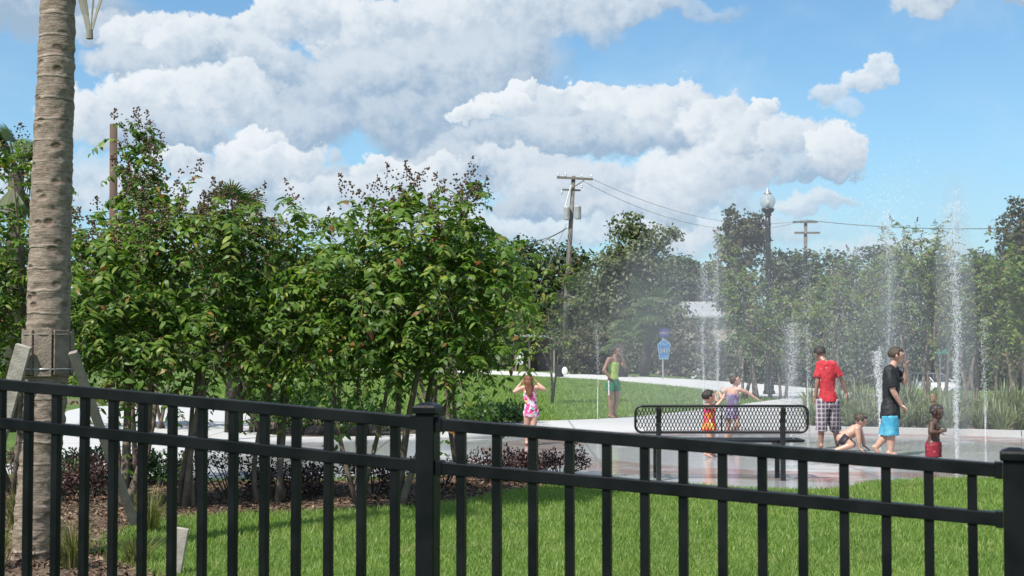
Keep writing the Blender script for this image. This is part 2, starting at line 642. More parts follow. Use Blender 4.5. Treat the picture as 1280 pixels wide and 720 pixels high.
def inside(poly, x, y):
    x = np.asarray(x)
    y = np.asarray(y)
    c = np.zeros(x.shape, bool)
    n = len(poly)
    for i in range(n):
        x1, y1 = poly[i][0], poly[i][1]
        x2, y2 = poly[i - 1][0], poly[i - 1][1]
        k = ((y1 > y) != (y2 > y))
        with np.errstate(divide='ignore', invalid='ignore'):
            xi = (x2 - x1) * (y - y1) / (y2 - y1 + 1e-12) + x1
        c ^= k & (x < xi)
    return c


def smooth_poly(pxs, it=2):
    p = [ground(x, y) for x, y in pxs]
    for _ in range(it):
        q = []
        for i in range(len(p)):
            a, b = p[i], p[(i + 1) % len(p)]
            q += [a * 0.75 + b * 0.25, a * 0.25 + b * 0.75]
        p = q
    return p


PAD = smooth_poly([(-260, 596), (0, 597), (150, 598), (330, 603), (450, 600), (560, 593), (640, 592), (700, 606), (800, 605), (860, 606), (940, 613),
                   (1060, 613), (1085, 602), (1280, 599), (1600, 598), (1600, 553), (1280, 547), (1120, 543), (1015, 541), (1004, 530), (1012, 511), (1060, 502), (1010, 496),
                   (960, 501), (900, 510), (800, 521), (720, 526), (600, 528), (560, 540), (480, 546), (400, 547), (330, 546), (318, 524), (300, 508), (90, 507), (70, 530), (84, 562),
                   (40, 584), (-260, 586)])
slab('splash_pad', PAD, 0.012, M['pad'])
# kerb along the far edge of the splash pad
kb = [ground(1000, 540.0), ground(1015, 541.2), ground(1120, 543.2), ground(1280, 547.2), ground(1600, 553.2)]
mb = MB()
for a, b in zip(kb[:-1], kb[1:]):
    mb.bar(a + Vector((0, 0.1, 0.05)), b + Vector((0, 0.1, 0.05)), 0.2, 0.12)
o = mb.build('kerb', M['path'])
o['kind'] = 'structure'

# dry upper footpath curving round the far lawn
pc = [(300, 455), (560, 463.5), (700, 469.5), (800, 474.5), (900, 482), (980, 490), (1050, 498), (1130, 505), (1250, 512), (1500, 522)]
pw = [ground(*q) for q in pc]
def spline(p, n=10):
    out = []
    for i in range(len(p) - 1):
        a, b, c, d = p[max(i - 1, 0)], p[i], p[i + 1], p[min(i + 2, len(p) - 1)]
        for k in range(n):
            t = k / n
            out.append(0.5 * ((2 * b) + (c - a) * t + (2 * a - 5 * b + 4 * c - d) * t * t + (3 * b - a - 3 * c + d) * t ** 3))
    out.append(p[-1])
    return out
sp = spline(pw)
L_, R_ = [], []
for i, p in enumerate(sp):
    t = (sp[min(i + 1, len(sp) - 1)] - sp[max(i - 1, 0)])
    t.normalize()
    n_ = Vector((-t.y, t.x, 0))
    L_.append(p + n_ * 1.9)
    R_.append(p - n_ * 1.9)
slab('footpath', L_ + R_[::-1], 0.024, M['path'])

MULCH = smooth_poly([(-300, 598), (0, 599), (150, 600), (330, 605), (450, 602), (560, 595), (640, 594), (705, 606), (640, 616), (560, 634), (400, 642), (250, 645), (170, 655), (120, 690), (190, 716), (300, 760), (100, 800), (-300, 800)])
slab('mulch_bed', MULCH, 0.010, M['mulch'])
MULCH2 = smooth_poly([(-50, 506), (90, 506), (300, 507), (320, 524), (332, 545), (400, 546), (480, 545), (560, 539), (600, 527), (585, 522), (480, 528), (400, 524), (340, 514), (300, 499), (-50, 500)])
slab('far_mulch_bed', MULCH2, 0.008, M['mulch'])
BED = smooth_poly([(1004, 539), (1015, 540.4), (1120, 542.4), (1280, 546), (1600, 552), (1600, 531), (1400, 523), (1250, 517), (1130, 510), (1060, 505), (1014, 512), (1006, 530)])
slab('planting_bed', BED, 0.010, M['mulch'])
# ------------------------------------------------------------------ sky, sun
SUN_EL = R(56)
to_sun_h = Vector((-0.64, -0.76, 0)).normalized()
SUN_ROT = math.atan2(to_sun_h.x, to_sun_h.y)
sd = bpy.data.lights.new('sun', 'SUN')
sd.energy = 4.6
sd.angle = R(0.53)
sd.color = (1.0, 0.955, 0.88)
so = bpy.data.objects.new('sun', sd)
col.objects.link(so)
dsun = to_sun_h * math.cos(SUN_EL) + Vector((0, 0, math.sin(SUN_EL)))
so.rotation_euler = (-dsun).to_track_quat('-Z', 'Y').to_euler()

world = bpy.data.worlds.new('World')
scene.world = world
world.use_nodes = True
W = NT(world.node_tree)
world.node_tree.nodes.clear()
SKY_STR = 0.12
tc = W.n('ShaderNodeTexCoord').outputs['Generated']
sky = W.n('ShaderNodeTexSky', sky_type='NISHITA')
sky.sun_disc = False
sky.sun_elevation = SUN_EL
sky.sun_rotation = SUN_ROT % (2 * math.pi)
sky.altitude = 10
sky.air_density = 1.0
sky.dust_density = 0.6
sky.ozone_density = 1.6

# cumulus puffs, far to near: azimuth, elevation and radii of each in units of 1/1778 rad measured from
# (640, 430); then cover, greyness, edge softness
PUFFS = [
 (450, 285, 260, 34, .85, .15, .9), (740, 292, 220, 30, .85, .2, .9), (900, 300, 150, 26, .7, .1, .9), (1110, 322, 110, 20, .6, .1, .9), (1005, 266, 60, 18, .8, .1, .6), (70, 235, 140, 46, .8, .25, .8), (260, 255, 160, 40, .9, .25, .7),
 (50, 18, 150, 54, 1, .8, .5), (150, 42, 60, 30, .9, .5, .5), (860, 14, 62, 15, .55, .55, .9), (780, 12, 86, 26, .9, .35, .6), (700, 18, 90, 42, .95, .3, .5), (735, 45, 60, 22, .7, .5, .8),
 (620, 30, 90, 52, 1, .25, .4), (540, 34, 90, 50, 1, .15, .35), (450, 34, 84, 50, 1, .1, .3), (368, 28, 66, 34, 1, 0, .25), (330, 40, 44, 24, 1, .1, .3),
 (600, 82, 110, 50, 1, .55, .6), (420, 120, 120, 62, 1, .65, .5), (530, 145, 96, 70, 1, .7, .5), (370, 160, 80, 40, 1, .6, .5), (480, 90, 110, 40, 1, .45, .5),
 (195, 48, 58, 30, 1, .05, .3), (255, 62, 66, 34, 1, .1, .3), (320, 84, 60, 34, 1, .3, .4), (200, 86, 90, 28, 1, .45, .5),
 (120, 150, 66, 34, 1, .1, .4), (210, 126, 84, 34, 1, .0, .3), (285, 130, 66, 34, 1, .1, .3), (200, 172, 110, 30, 1, .5, .5), (330, 178, 40, 28, 1, .0, .22), (300, 196, 40, 22, 1, .05, .3), (362, 198, 54, 26, 1, .05, .3), (228, 205, 40, 18, 1, .1, .4), (340, 224, 110, 28, 1, .35, .5),
 (600, 205, 130, 34, 1, .55, .5), (482, 212, 52, 22, 1, .05, .3), (536, 220, 44, 26, 1, .1, .3), (470, 248, 120, 30, 1, .25, .5),
 (725, 122, 48, 30, 1, .05, .25), (690, 140, 50, 36, 1, .3, .35), (780, 132, 60, 36, 1, .05, .25), (838, 138, 52, 34, 1, .1, .25), (886, 166, 54, 38, 1, .1, .3), (740, 168, 130, 30, 1, .45, .4), (660, 178, 120, 22, 1, .6, .5),
 (652, 108, 30, 20, 1, -.2, .16), (632, 132, 40, 28, 1, -.15, .2), (592, 146, 34, 18, 1, -.15, .22),
 (650, 206, 80, 20, .9, .2, .5), (760, 236, 150, 44, 1, .35, .5), (700, 258, 120, 20, 1, .65, .6), (860, 226, 76, 50, 1, .1, .4), (920, 205, 60, 46, 1, .1, .4), (820, 262, 130, 24, .9, .35, .7),
 (952, 150, 26, 13, 1, -.05, .25), (936, 180, 44, 30, 1, .2, .4), (990, 190, 52, 30, 1, .15, .35), (1042, 204, 34, 36, 1, .05, .25), (1008, 226, 70, 16, .9, .6, .5),
 (1090, 100, 28, 13, .85, .0, .5), (1064, 114, 28, 15, .9, .05, .45), (1030, 130, 24, 18, .8, .15, .6), (1046, 150, 18, 14, .5, .15, .9),
 (1175, 12, 90, 34, 1, .3, .4), (1255, 14, 90, 36, 1, .4, .4), (1210, 32, 80, 10, .8, .7, .6), (1330, 14, 70, 32, 1, .45, .4)]
sep = W.n('ShaderNodeSeparateXYZ')
W.link(tc, sep.inputs[0])
AZ = W.math('ARCTAN2', sep.outputs[0], sep.outputs[1])
EL = W.math('ARCSINE', sep.outputs[2])
cv = W.n('ShaderNodeCombineXYZ')
W.link(AZ, cv.inputs[0])
W.link(EL, cv.inputs[1])


def warp(scale, det, amt, rough):
    nz = W.n('ShaderNodeTexNoise')
    nz.inputs['Scale'].default_value = scale
    nz.inputs['Detail'].default_value = det
    nz.inputs['Roughness'].default_value = rough
    W.link(cv.outputs[0], nz.inputs['Vector'])
    m_ = W.n('ShaderNodeVectorMath', operation='MULTIPLY_ADD')
    W.link(nz.outputs['Color'], m_.inputs[0])
    m_.inputs[1].default_value = (amt, amt, 0)
    m_.inputs[2].default_value = (-amt / 2, -amt / 2, 0)
    return m_.outputs[0], nz.outputs['Fac']


w1, nf1 = warp(16, 3, 0.050, .5)
w2, nf2 = warp(75, 6, 0.026, .62)
wa = W.n('ShaderNodeVectorMath', operation='ADD')
W.link(w1, wa.inputs[0])
W.link(w2, wa.inputs[1])
wb = W.n('ShaderNodeVectorMath', operation='ADD')
W.link(wa.outputs[0], wb.inputs[0])
W.link(cv.outputs[0], wb.inputs[1])
ws = W.n('ShaderNodeSeparateXYZ')
W.link(wb.outputs[0], ws.inputs[0])
CW = 1.0 / SKY_STR
white = (0.61 * CW, 0.645 * CW, 0.675 * CW, 1)
grey = (0.255 * CW, 0.35 * CW, 0.46 * CW, 1)
# the clear sky lightens to a pale blue near the horizon
skyc = W.mix(1.0, sky.outputs[0], (0.62, 0.82, 0.90, 1), 'MULTIPLY')
hz = W.math('SUBTRACT', 1.0, W.smooth(EL, 0.0, 0.20))
skyc = W.mix(W.math('MULTIPLY', hz, 0.40), skyc, (0.28 * CW, 0.45 * CW, 0.61 * CW, 1))
wisp = W.smooth(W.noise(tc, 9, 6, 0.62, 0.6), 0.45, 0.85)
fin = W.mix(W.math('MULTIPLY', wisp, 0.35), skyc, (0.42 * CW, 0.54 * CW, 0.64 * CW, 1))
# scattered cumulus over the rest of the sky
wide = W.smooth(W.math('ABSOLUTE', AZ), 0.40, 0.50)
hi = W.smooth(EL, 0.27, 0.34)
gn = W.math('ADD', W.math('MULTIPLY', nf1, .6), W.math('MULTIPLY', nf2, .4))
fin = W.mix(W.math('MULTIPLY', W.math('MAXIMUM', wide, hi), W.smooth(gn, 0.48, 0.58)), fin, W.mix(W.smooth(gn, .52, .66), white, grey))
finelit = W.math('MULTIPLY', W.math('SUBTRACT', nf2, 0.5), 1.9)
for (cx, cy, rx, ry, cov, gr, soft) in PUFFS:
    a, e = (cx - 640) / F, (HOR - cy) / F
    dx = W.math('MULTIPLY_ADD', ws.outputs[0], F / (rx * 1.03), -a * F / (rx * 1.03))
    dy = W.math('MULTIPLY_ADD', ws.outputs[1], F / (ry * 1.03), -e * F / (ry * 1.03))
    dyb = W.math('MAXIMUM', dy, W.math('MULTIPLY', dy, -1.25))
    r2 = W.math('MULTIPLY_ADD', dyb, dyb, W.math('MULTIPLY', dx, dx))
    al = W.math('MULTIPLY', W.smooth(r2, 1.0 + soft * .25, 1.0 - soft), cov)
    lam = W.math('MULTIPLY_ADD', dy, 0.72, W.math('MULTIPLY_ADD', dx, -0.30, finelit))
    t = W.smooth(lam, 0.75 - gr * .2, -1.0 - gr * .2)
    t = W.math('MULTIPLY_ADD', t, 0.80, gr * .85, clamp=True)
    fin = W.mix(al, fin, W.mix(t, white, grey))
below = W.math('LESS_THAN', sep.outputs[2], -0.02)
fin = W.mix(below, fin, (0.12 * CW, 0.14 * CW, 0.08 * CW, 1))
bg = W.n('ShaderNodeBackground')
bg.inputs[1].default_value = SKY_STR
W.link(fin, bg.inputs[0])
wo = W.n('ShaderNodeOutputWorld')
W.link(bg.outputs[0], wo.inputs[0])
world.cycles.sampling_method = 'MANUAL'
world.cycles.sample_map_resolution = 512

cy = scene.cycles
cy.max_bounces = 5
cy.diffuse_bounces = 3
cy.glossy_bounces = 2
cy.transmission_bounces = 3
cy.volume_bounces = 0
cy.transparent_max_bounces = 10
cy.caustics_reflective = False
cy.caustics_refractive = False
vs = scene.view_settings
scene.display_settings.display_device = 'sRGB'
vs.view_transform = 'Standard'
vs.look = 'None'
vs.exposure = 0.5
vs.gamma = 1.0

# ------------------------------------------------------------------ fence
FP = [at(535, 516, 4.80), at(1268, 580.5, 4.235)]
mid_p = Vector((FP[0].x, FP[0].y, 0))
span = Vector((FP[1].x - FP[0].x, FP[1].y - FP[0].y, 0))
lp = at(-30, 471, 5.43)
posts = [Vector((lp.x, lp.y, 0)), mid_p, Vector((FP[1].x, FP[1].y, 0))]
posts = [posts[0] - (posts[1] - posts[0])] + posts + [posts[2] + (posts[2] - posts[1])]
# top of the upper rail at the posts
tops = [0, lp.z, at(535, 521.5, 4.80).z, at(1268, 580.5, 4.235).z, 0]
tops[0] = tops[1] + (tops[1] - tops[2])
tops[4] = tops[3] - (tops[2] - tops[3])
fence = empty('metal_fence', (mid_p.x, mid_p.y, tz(mid_p.x, mid_p.y)))
tag(fence, 'black metal picket fence running across the whole foreground', 'fence')
off = tuple(fence.location)
fdir = (posts[3] - posts[1]).normalized()
fnor = Vector((-fdir.y, fdir.x, 0))
PW = 0.066
for i, p in enumerate(posts):
    m = MB()
    zt = tops[i] + 0.012
    zb = tz(p.x, p.y) - 0.15
    ax = (fdir, fnor, Vector((0, 0, 1)))
    m.box((p.x, p.y, (zt + zb) / 2), (PW, PW, zt - zb), ax)
    po = m.build('post', M['black_paint'], fence, off=off, bevel=0.004)
    c = MB()
    h = PW / 2 + 0.006
    rg = []
    for (r_, z_) in ((h, 0), (h + .002, .003), (h + .002, .022), (h - .004, .030), (h - 0.024, .038)):
        rg.append([Vector((p.x, p.y, zt + z_)) + fdir * (sx * r_) + fnor * (sy * r_) for sx, sy in ((-1, -1), (1, -1), (1, 1), (-1, 1))])
    c.add([v for r_ in rg for v in r_], [(3, 2, 1, 0), (16, 17, 18, 19)] + [(k * 4 + a, k * 4 + (a + 1) % 4, k * 4 + 4 + (a + 1) % 4, k * 4 + 4 + a) for k in range(4) for a in range(4)])
    c.build('post_cap', M['black_paint'], po, off=off, bevel=0.002)
RH, GAP = 0.041, 0.1445
for i in range(len(posts) - 1):
    a, b = posts[i], posts[i + 1]
    d = (b - a).normalized()
    n_ = Vector((-d.y, d.x, 0))
    a2, b2 = a + d * (PW / 2 + 0.001), b - d * (PW / 2 + 0.001)
    L = (b - a).length
    def top(t):
        return tops[i] + (tops[i + 1] - tops[i]) * t
    t0, t1 = (PW / 2 + .001) / L, 1 - (PW / 2 + .001) / L
    for k, dz in enumerate((0.0, GAP, 1.14)):
        m = MB()
        m.vbar((a2.x, a2.y, top(t0) - dz - RH / 2), (b2.x, b2.y, top(t1) - dz - RH / 2), 0.040, RH, n_)
        m.build('rail', M['black_paint'], fence, off=off, bevel=0.003)
    for k, dz in enumerate((0.0, GAP)):
        for tt, pp in ((t0, a2), (t1, b2)):
            m = MB()
            s = 1 if pp is a2 else -1
            m.vbar(pp + Vector((0, 0, top(tt) - dz - RH / 2)), pp + d * (s * 0.022) + Vector((0, 0, top(tt + s * .022 / L) - dz - RH / 2)), 0.047, RH + 0.008, n_)
            m.build('rail_bracket', M['black_paint'], fence, off=off, bevel=0.002)
    for k in range(14):
        t = (k + 1) / 15.0
        # pickets at equal spacing, squeezed slightly where the post takes room
        t = 0.5 + (t - 0.5) * 1.005
        p = a + d * (L * t)
        zt, zb = top(t) - 0.012, top(t) - 1.26
        m = MB()
        m.box((p.x, p.y, (zt + zb) / 2), (0.0285, 0.0285, zt - zb), (d, n_, Vector((0, 0, 1))))
        m.build('picket', M['black_paint'], fence, off=off, bevel=0.002)

# ------------------------------------------------------------------ bench
BY = 15.6
bl, br = at(794, 523, BY), at(1009, 526.5, BY)
bz = (0.0)
bc = (bl + br) / 2
bench = empty('park_bench', (bc.x, bc.y, 0), 0)
tag(bench, 'black expanded metal bench seen from behind at the edge of the splash pad', 'bench')
bw = (br - bl).length
bx0, bx1 = -bw / 2, bw / 2
zt, zb = 0.825, 0.535
tilt = -0.10   # the back leans towards the camera at its top


def bpt(x, z):
    return Vector((x, tilt * (z - 0.4), z))


def rrect(x0, x1, z0, z1, r, n=6):
    pts = []
    for (cx, cz, a0) in ((x1 - r, z1 - r, 0), (x0 + r, z1 - r, 90), (x0 + r, z0 + r, 180), (x1 - r, z0 + r, 270)):
        for k in range(n + 1):
            a = R(a0 + 90 * k / n)
            pts.append((cx + r * math.cos(a), cz + r * math.sin(a)))
    return pts


br_ = MB()
rp = rrect(bx0, bx1, zb, zt, 0.075)
loop = [bpt(x, z) for x, z in rp]
br_.tube(loop + [loop[0], loop[1]], 0.014, 8)
# centre seam
br_.bar(bpt(0, zb), bpt(0, zt), 0.014, 0.008, Vector((0, 1, 0)))
back = br_.build('backrest', M['bench_coat'], bench, smooth=True)
ms = MB()


def inside_rr(x, z, x0, x1, z0, z1, r):
    if x < x0 or x > x1 or z < z0 or z > z1:
        return False
    cx = min(max(x, x0 + r), x1 - r)
    cz = min(max(z, z0 + r), z1 - r)
    return (x - cx) ** 2 + (z - cz) ** 2 <= r * r + 1e-9


DX, DZ = 0.037, 0.0415
nx_, nz_ = int(bw / DX) + 2, 8
for i in range(nx_):
    for j in range(nz_):
        x = bx0 + (i + (0.5 if j % 2 else 0)) * DX
        z = zb + j * DZ
        for sgn in (-1, 1):
            a = (x, z)
            b = (x + sgn * DX / 2, z + DZ)
            if inside_rr(*a, bx0, bx1, zb, zt, .075) and inside_rr(b[0], min(b[1], zt), bx0, bx1, zb, zt, .075):
                ms.bar(bpt(*a), bpt(*b), 0.0085, 0.004, Vector((0, 1, 0)))
ms.build('mesh_panel', M['bench_coat'], back)
sm = MB()
sz = 0.43
sl = [Vector((x, 0.13 + (z + 0.0), sz - 0.00)) for x, z in rrect(bx0, bx1, 0, 0.40, 0.07)]
sm.tube(sl + [sl[0], sl[1]], 0.016, 8)
seat = sm.build('seat', M['bench_coat'], bench, smooth=True)
s2 = MB()
for i in range(nx_):
    for j in range(10):
        x = bx0 + (i + (0.5 if j % 2 else 0)) * DX
        z = j * DZ
        for sgn in (-1, 1):
            a = (x, z)
            b = (x + sgn * DX / 2, z + DZ)
            if inside_rr(*a, bx0, bx1, 0, 0.40, .07) and inside_rr(*b, bx0, bx1, 0, 0.40, .07):
                s2.bar((a[0], .13 + a[1], sz), (b[0], .13 + b[1], sz), 0.0085, 0.004, Vector((0, 0, 1)))
s2.build('mesh_panel', M['bench_coat'], seat)
for px in (823, 978):
    x = at(px, 550, BY).x - bc.x
    m = MB()
    m.box((x, -0.022, 0.335), (0.052, 0.05, 0.67 - 0.0), None)
    m.bar((x, -0.03, 0.66), (x, -0.068, 0.805), 0.052, 0.045, Vector((0, 1, 0)))
    m.bar((x, 0.0, 0.385), (x, 0.50, 0.385), 0.05, 0.05)
    m.bar((x, 0.32, 0.0), (x, 0.32, 0.36), 0.05, 0.05, Vector((0, 1, 0)))
    m.build('leg', M['bench_coat'], bench, bevel=0.004)

# ------------------------------------------------------------------ foliage helpers
def leaves_np(P, D, N, L, Wd, curl=0.12):
    """six-vertex folded, drooping leaves. P base, D direction, N up normal; returns (n,6,3)"""
    D = nrm(D)
    S = nrm(np.cross(D, N))
    N = np.cross(S, D)
    L = L[:, None]
    Wd = Wd[:, None]
    v = np.empty((len(P), 6, 3))
    v[:, 0] = P
    v[:, 1] = P + D * L * 0.32 - S * Wd * 0.5 + N * Wd * 0.16
    v[:, 2] = P + D * L * 0.32 + S * Wd * 0.5 + N * Wd * 0.16
    v[:, 3] = P + D * L * 0.72 - S * Wd * 0.36 + N * (Wd * 0.1 - L * curl * 0.5)
    v[:, 4] = P + D * L * 0.72 + S * Wd * 0.36 + N * (Wd * 0.1 - L * curl * 0.5)
    v[:, 5] = P + D * L - N * L * curl * 1.6
    return v


LEAF_F = [(0, 2, 1), (1, 2, 4, 3), (3, 4, 5)]


def cards_np(P, N, L, Wd, rng):
    """four-vertex pointed leaf clumps"""
    N = nrm(N)
    t = nrm(np.cross(N, rng.normal(size=N.shape)))
    s = np.cross(N, t)
    L = L[:, None]
    Wd = Wd[:, None]
    v = np.empty((len(P), 4, 3))
    v[:, 0] = P - t * L * 0.5
    v[:, 1] = P - s * Wd * 0.5 + N * Wd * 0.15
    v[:, 2] = P + t * L * 0.5
    v[:, 3] = P + s * Wd * 0.5 + N * Wd * 0.15
    return v


CARD_F = [(0, 3, 2, 1)]


def sph(n, rng):
    return nrm(rng.normal(size=(n, 3)))


def twig_leaves(ells, n, rng, leaf=0.085, pairs=9, tw=(0.3, 0.6), upb=0.5, droop=0.55):
    """arching twigs with paired leaves through a set of ellipsoids; returns leaf array and twig polylines"""
    vol = np.array([r[0] * r[1] * r[2] for c, r in ells]) ** 0.8
    which = rng.choice(len(ells), n, p=vol / vol.sum())
    C = np.array([tuple(c) for c, r in ells])[which]
    Rr = np.array([r for c, r in ells])[which]
    u = sph(n, rng)
    rad = rng.random(n) ** (1 / 2.6)
    lump = 1 + 0.22 * np.sin(u[:, 0] * 5 + which * 2.1) * np.sin(u[:, 2] * 6 + 1.3 * which) + 0.12 * rng.normal(size=n)
    P0 = C + u * Rr * (rad * lump * 0.88)[:, None]
    D0 = nrm(u * np.array([1, 1, 0.55]) * 0.9 + np.array([0, 0, upb]) + rng.normal(size=(n, 3)) * 0.45)
    LL = rng.uniform(*tw, n)
    K = pairs
    t = np.linspace(0.05, 1, K)
    base = P0[:, None, :] + D0[:, None, :] * (LL[:, None] * t[None, :])[:, :, None]
    base[:, :, 2] -= droop * LL[:, None] * (t[None, :] ** 2)
    tang = np.gradient(base, axis=1)
    tang = nrm(tang)
    upv = np.zeros_like(tang)
    upv[..., 2] = 1
    upv += rng.normal(size=upv.shape) * 0.18
    side = nrm(np.cross(tang, upv))
    nor = np.cross(side, tang)
    out = []
    for sgn in (-1, 1):
        d = tang * 0.55 + side * sgn * 0.85 - nor * 0.28 + rng.normal(size=tang.shape) * 0.18
        l = leaf * (0.5 + 0.75 * rng.random((n, K))) * (1 - 0.25 * np.abs(t - 0.5)[None, :])
        nn = nor + rng.normal(size=nor.shape) * 0.25
        out.append(leaves_np(base.reshape(-1, 3), d.reshape(-1, 3), nn.reshape(-1, 3), l.ravel(), (l * rng.uniform(.32, .46, l.shape)).ravel()))
    V = np.concatenate(out)
    keep = rng.random(len(V)) > 0.10
    return V[keep], base


def ell_px(Y, lst, dep=0.9):
    out = []
    for (cx, cy, rx, ry) in lst:
        c = at(cx, cy, Y)
        s = Y / F
        out.append((c + Vector((0, RNG.uniform(-.15, .15), 0)), (rx * s, (rx * 0.6 + ry * 0.4) * s * dep, ry * s)))
    return out


def limb_path(a, b, rng, n=6, bow=0.12):
    a, b = Vector(a), Vector(b)
    L = (b - a).length
    o = Vector(rng.normal(size=3)) * bow * L * 0.5
    pts = []
    for k in range(n + 1):
        t = k / n
        p = a.lerp(Vector((a.x + (b.x - a.x) * t ** 1.5, a.y + (b.y - a.y) * t ** 1.5, a.z + (b.z - a.z) * t)), 1.0)
        pts.append(p + o * math.sin(math.pi * t))
    return pts


def crape(name, base, ells, n, label, seed, leaf=0.097, pairs=9, stems=4, r0=0.032, seeds=0, mat='crape_leaf', group=None, spread=0.12, tw=(0.3, 0.6), droop=0.55, single=False, upb=0.5, cat='tree'):
    rng = np.random.default_rng(seed)
    root = empty(name, base)
    tag(root, label, cat, group)
    off = tuple(base)
    V, tw_ = twig_leaves(ells, n, rng, leaf, pairs, tw, upb, droop)
    ns = int(n * (.10 if not single else .06))
    topl = [(Vector(c) + Vector((0, 0, r[2] * .42)), (r[0] * .8, r[1] * .8, r[2] * .42)) for c, r in ells]
    V2, tw2 = twig_leaves(topl, ns, rng, leaf * 1.1, pairs + 5, (tw[0] * 1.7, tw[1] * 1.45), 1.15, .95)
    V = np.concatenate([V, V2])
    tb = MB()
    tips = []
    for k in range(stems):
        c, r = ells[k % len(ells)]
        u = Vector(rng.normal(size=3)).normalized()
        tip = Vector(c) + Vector((u.x * r[0] * .5, u.y * r[1] * .5, abs(u.z) * r[2] * .55))
        a = 2 * math.pi * k / max(stems, 1) + rng.random()
        b0 = Vector(base) + (Vector((0, 0, -0.05)) if single else Vector((math.cos(a) * spread, math.sin(a) * spread, -0.05)))
        pts = limb_path(b0, tip, rng, 7)
        rr = [r0 * (1 - 0.8 * t / 7) * (1.25 if t == 0 else 1) for t in range(8)]
        tb.tube(pts, rr, 7)
        tips += pts[3:]
    # side limbs towards a share of the twigs
    starts = tw_[:, 0, :]
    for k in rng.choice(len(starts), min(len(starts), 40), replace=False):
        s = Vector(starts[k])
        q = min(tips, key=lambda p: (p - s).length)
        tb.tube(limb_path(q, s, rng, 4, 0.15), [0.011, 0.009, 0.007, 0.006, 0.005], 5)
    for k in range(len(tw_)):
        ln = [Vector(p) for p in tw_[k, ::3]]
        if len(ln) > 1:
            tb.tube(ln, 0.0028 * leaf / 0.085, 3, False)
    tb.build('trunk', M['bark'], root, smooth=True, off=off, fix=False)
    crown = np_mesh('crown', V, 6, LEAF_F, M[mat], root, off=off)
    if seeds:
        z = tw_[:, -1, 2] + 0.35 * rng.random(len(tw_)) * (tw_[:, -1, 2].max() - tw_[:, -1, 2].min())
        idx = np.argsort(-z)[:seeds]
        sb = []
        for k in idx:
            tip = tw_[k, -2] + np.array([0, 0, .02])
            d = nrm(np.array([rng.normal() * .35, rng.normal() * .35, 1.0]))
            Ls = rng.uniform(0.12, 0.30)
            m_ = 34
            t = rng.random(m_)
            c = tip + d * (Ls * t)[:, None] + rng.normal(size=(m_, 3)) * (0.045 * (1.1 - t))[:, None]
            sb.append(c)
        C = np.concatenate(sb)
        r = rng.uniform(.006, .012, len(C)) * leaf / 0.085
        o6 = np.array([(1, 0, 0), (-1, 0, 0), (0, 1, 0), (0, -1, 0), (0, 0, 1), (0, 0, -1)], float)
        Vs = C[:, None, :] + o6[None] * r[:, None, None]
        tmp = np_mesh('tmp', Vs, 6, [(0, 2, 4), (2, 1, 4), (1, 3, 4), (3, 0, 4), (2, 0, 5), (1, 2, 5), (3, 1, 5), (0, 3, 5)], None, None, off=off)
        bm = bmesh.new()
        bm.from_mesh(crown.data)
        nf = len(bm.faces)
        bm.from_mesh(tmp.data)
        bm.faces.ensure_lookup_table()
        for f in bm.faces[nf:]:
            f.material_index = 1
        bm.to_mesh(crown.data)
        bm.free()
        crown.data.materials.append(M['seed'])
        tme = tmp.data
        bpy.data.objects.remove(tmp)
        bpy.data.meshes.remove(tme)
    return root


def card_tree(name, base, ells, n, label, seed, size=0.3, mat='oak_leaf', group=None, trunk_r=0.2, cat='tree', clumps=60, sparse=0.0):
    """distant tree: clumped leaf faces spread through the crown on branching limbs"""
    rng = np.random.default_rng(seed)
    root = empty(name, base)
    tag(root, label, cat, group)
    off = tuple(base)
    vol = np.array([r[0] * r[1] * r[2] for c, r in ells]) ** 0.7
    wh = rng.choice(len(ells), clumps, p=vol / vol.sum())
    C = np.array([tuple(c) for c, r in ells])[wh]
    Rr = np.array([r for c, r in ells])[wh]
    u = sph(clumps, rng)
    cc = C + u * Rr * (rng.random(clumps) ** 0.4)[:, None] * 0.95
    cr = (Rr.min(axis=1) * rng.uniform(0.20, 0.55, clumps))
    per = rng.multinomial(n, cr ** 1.6 / (cr ** 1.6).sum())
    k = np.repeat(np.arange(clumps), per)
    d = sph(n, rng)
    P = cc[k] + d * (cr[k] * rng.random(n) ** 0.45 * rng.uniform(.8, 1.35, n))[:, None] * np.array([1.15, 1.15, 0.8])
    lo = rng.random(n) < .22
    w2 = rng.choice(len(ells), n, p=vol / vol.sum())
    Ce = np.array([tuple(c) for c, r in ells])[w2]
    Re = np.array([r for c, r in ells])[w2]
    P[lo] = (Ce + sph(n, rng) * Re * (rng.random(n) ** .4 * rng.uniform(.8, 1.12, n))[:, None])[lo]
    N = d + np.array([0, 0, 0.55]) + rng.normal(size=d.shape) * 0.55
    L = size * rng.uniform(0.55, 1.3, n)
    V = cards_np(P, N, L, L * rng.uniform(0.45, 0.75, n), rng)
    np_mesh('crown', V, 4, CARD_F, M[mat], root, off=off)
    tb = MB()
    ctr = Vector(np.mean([tuple(c) for c, r in ells], axis=0))
    fork = Vector(base).lerp(ctr, 0.45)
    tb.tube([Vector(base) - Vector((0, 0, .2)), Vector(base).lerp(fork, .5) + Vector((.05, 0, 0)), fork], [trunk_r * 1.2, trunk_r, trunk_r * .8], 8)
    for q in rng.choice(clumps, min(clumps, 16 if trunk_r > 0.1 else 9), replace=False):
        tb.tube(limb_path(fork, cc[q], rng, 4, 0.2), [trunk_r * x for x in (.6, .45, .3, .2, .1)], 5)
    tb.build('trunk', M['bark_dark'], root, smooth=True, off=off, fix=False)
    return root


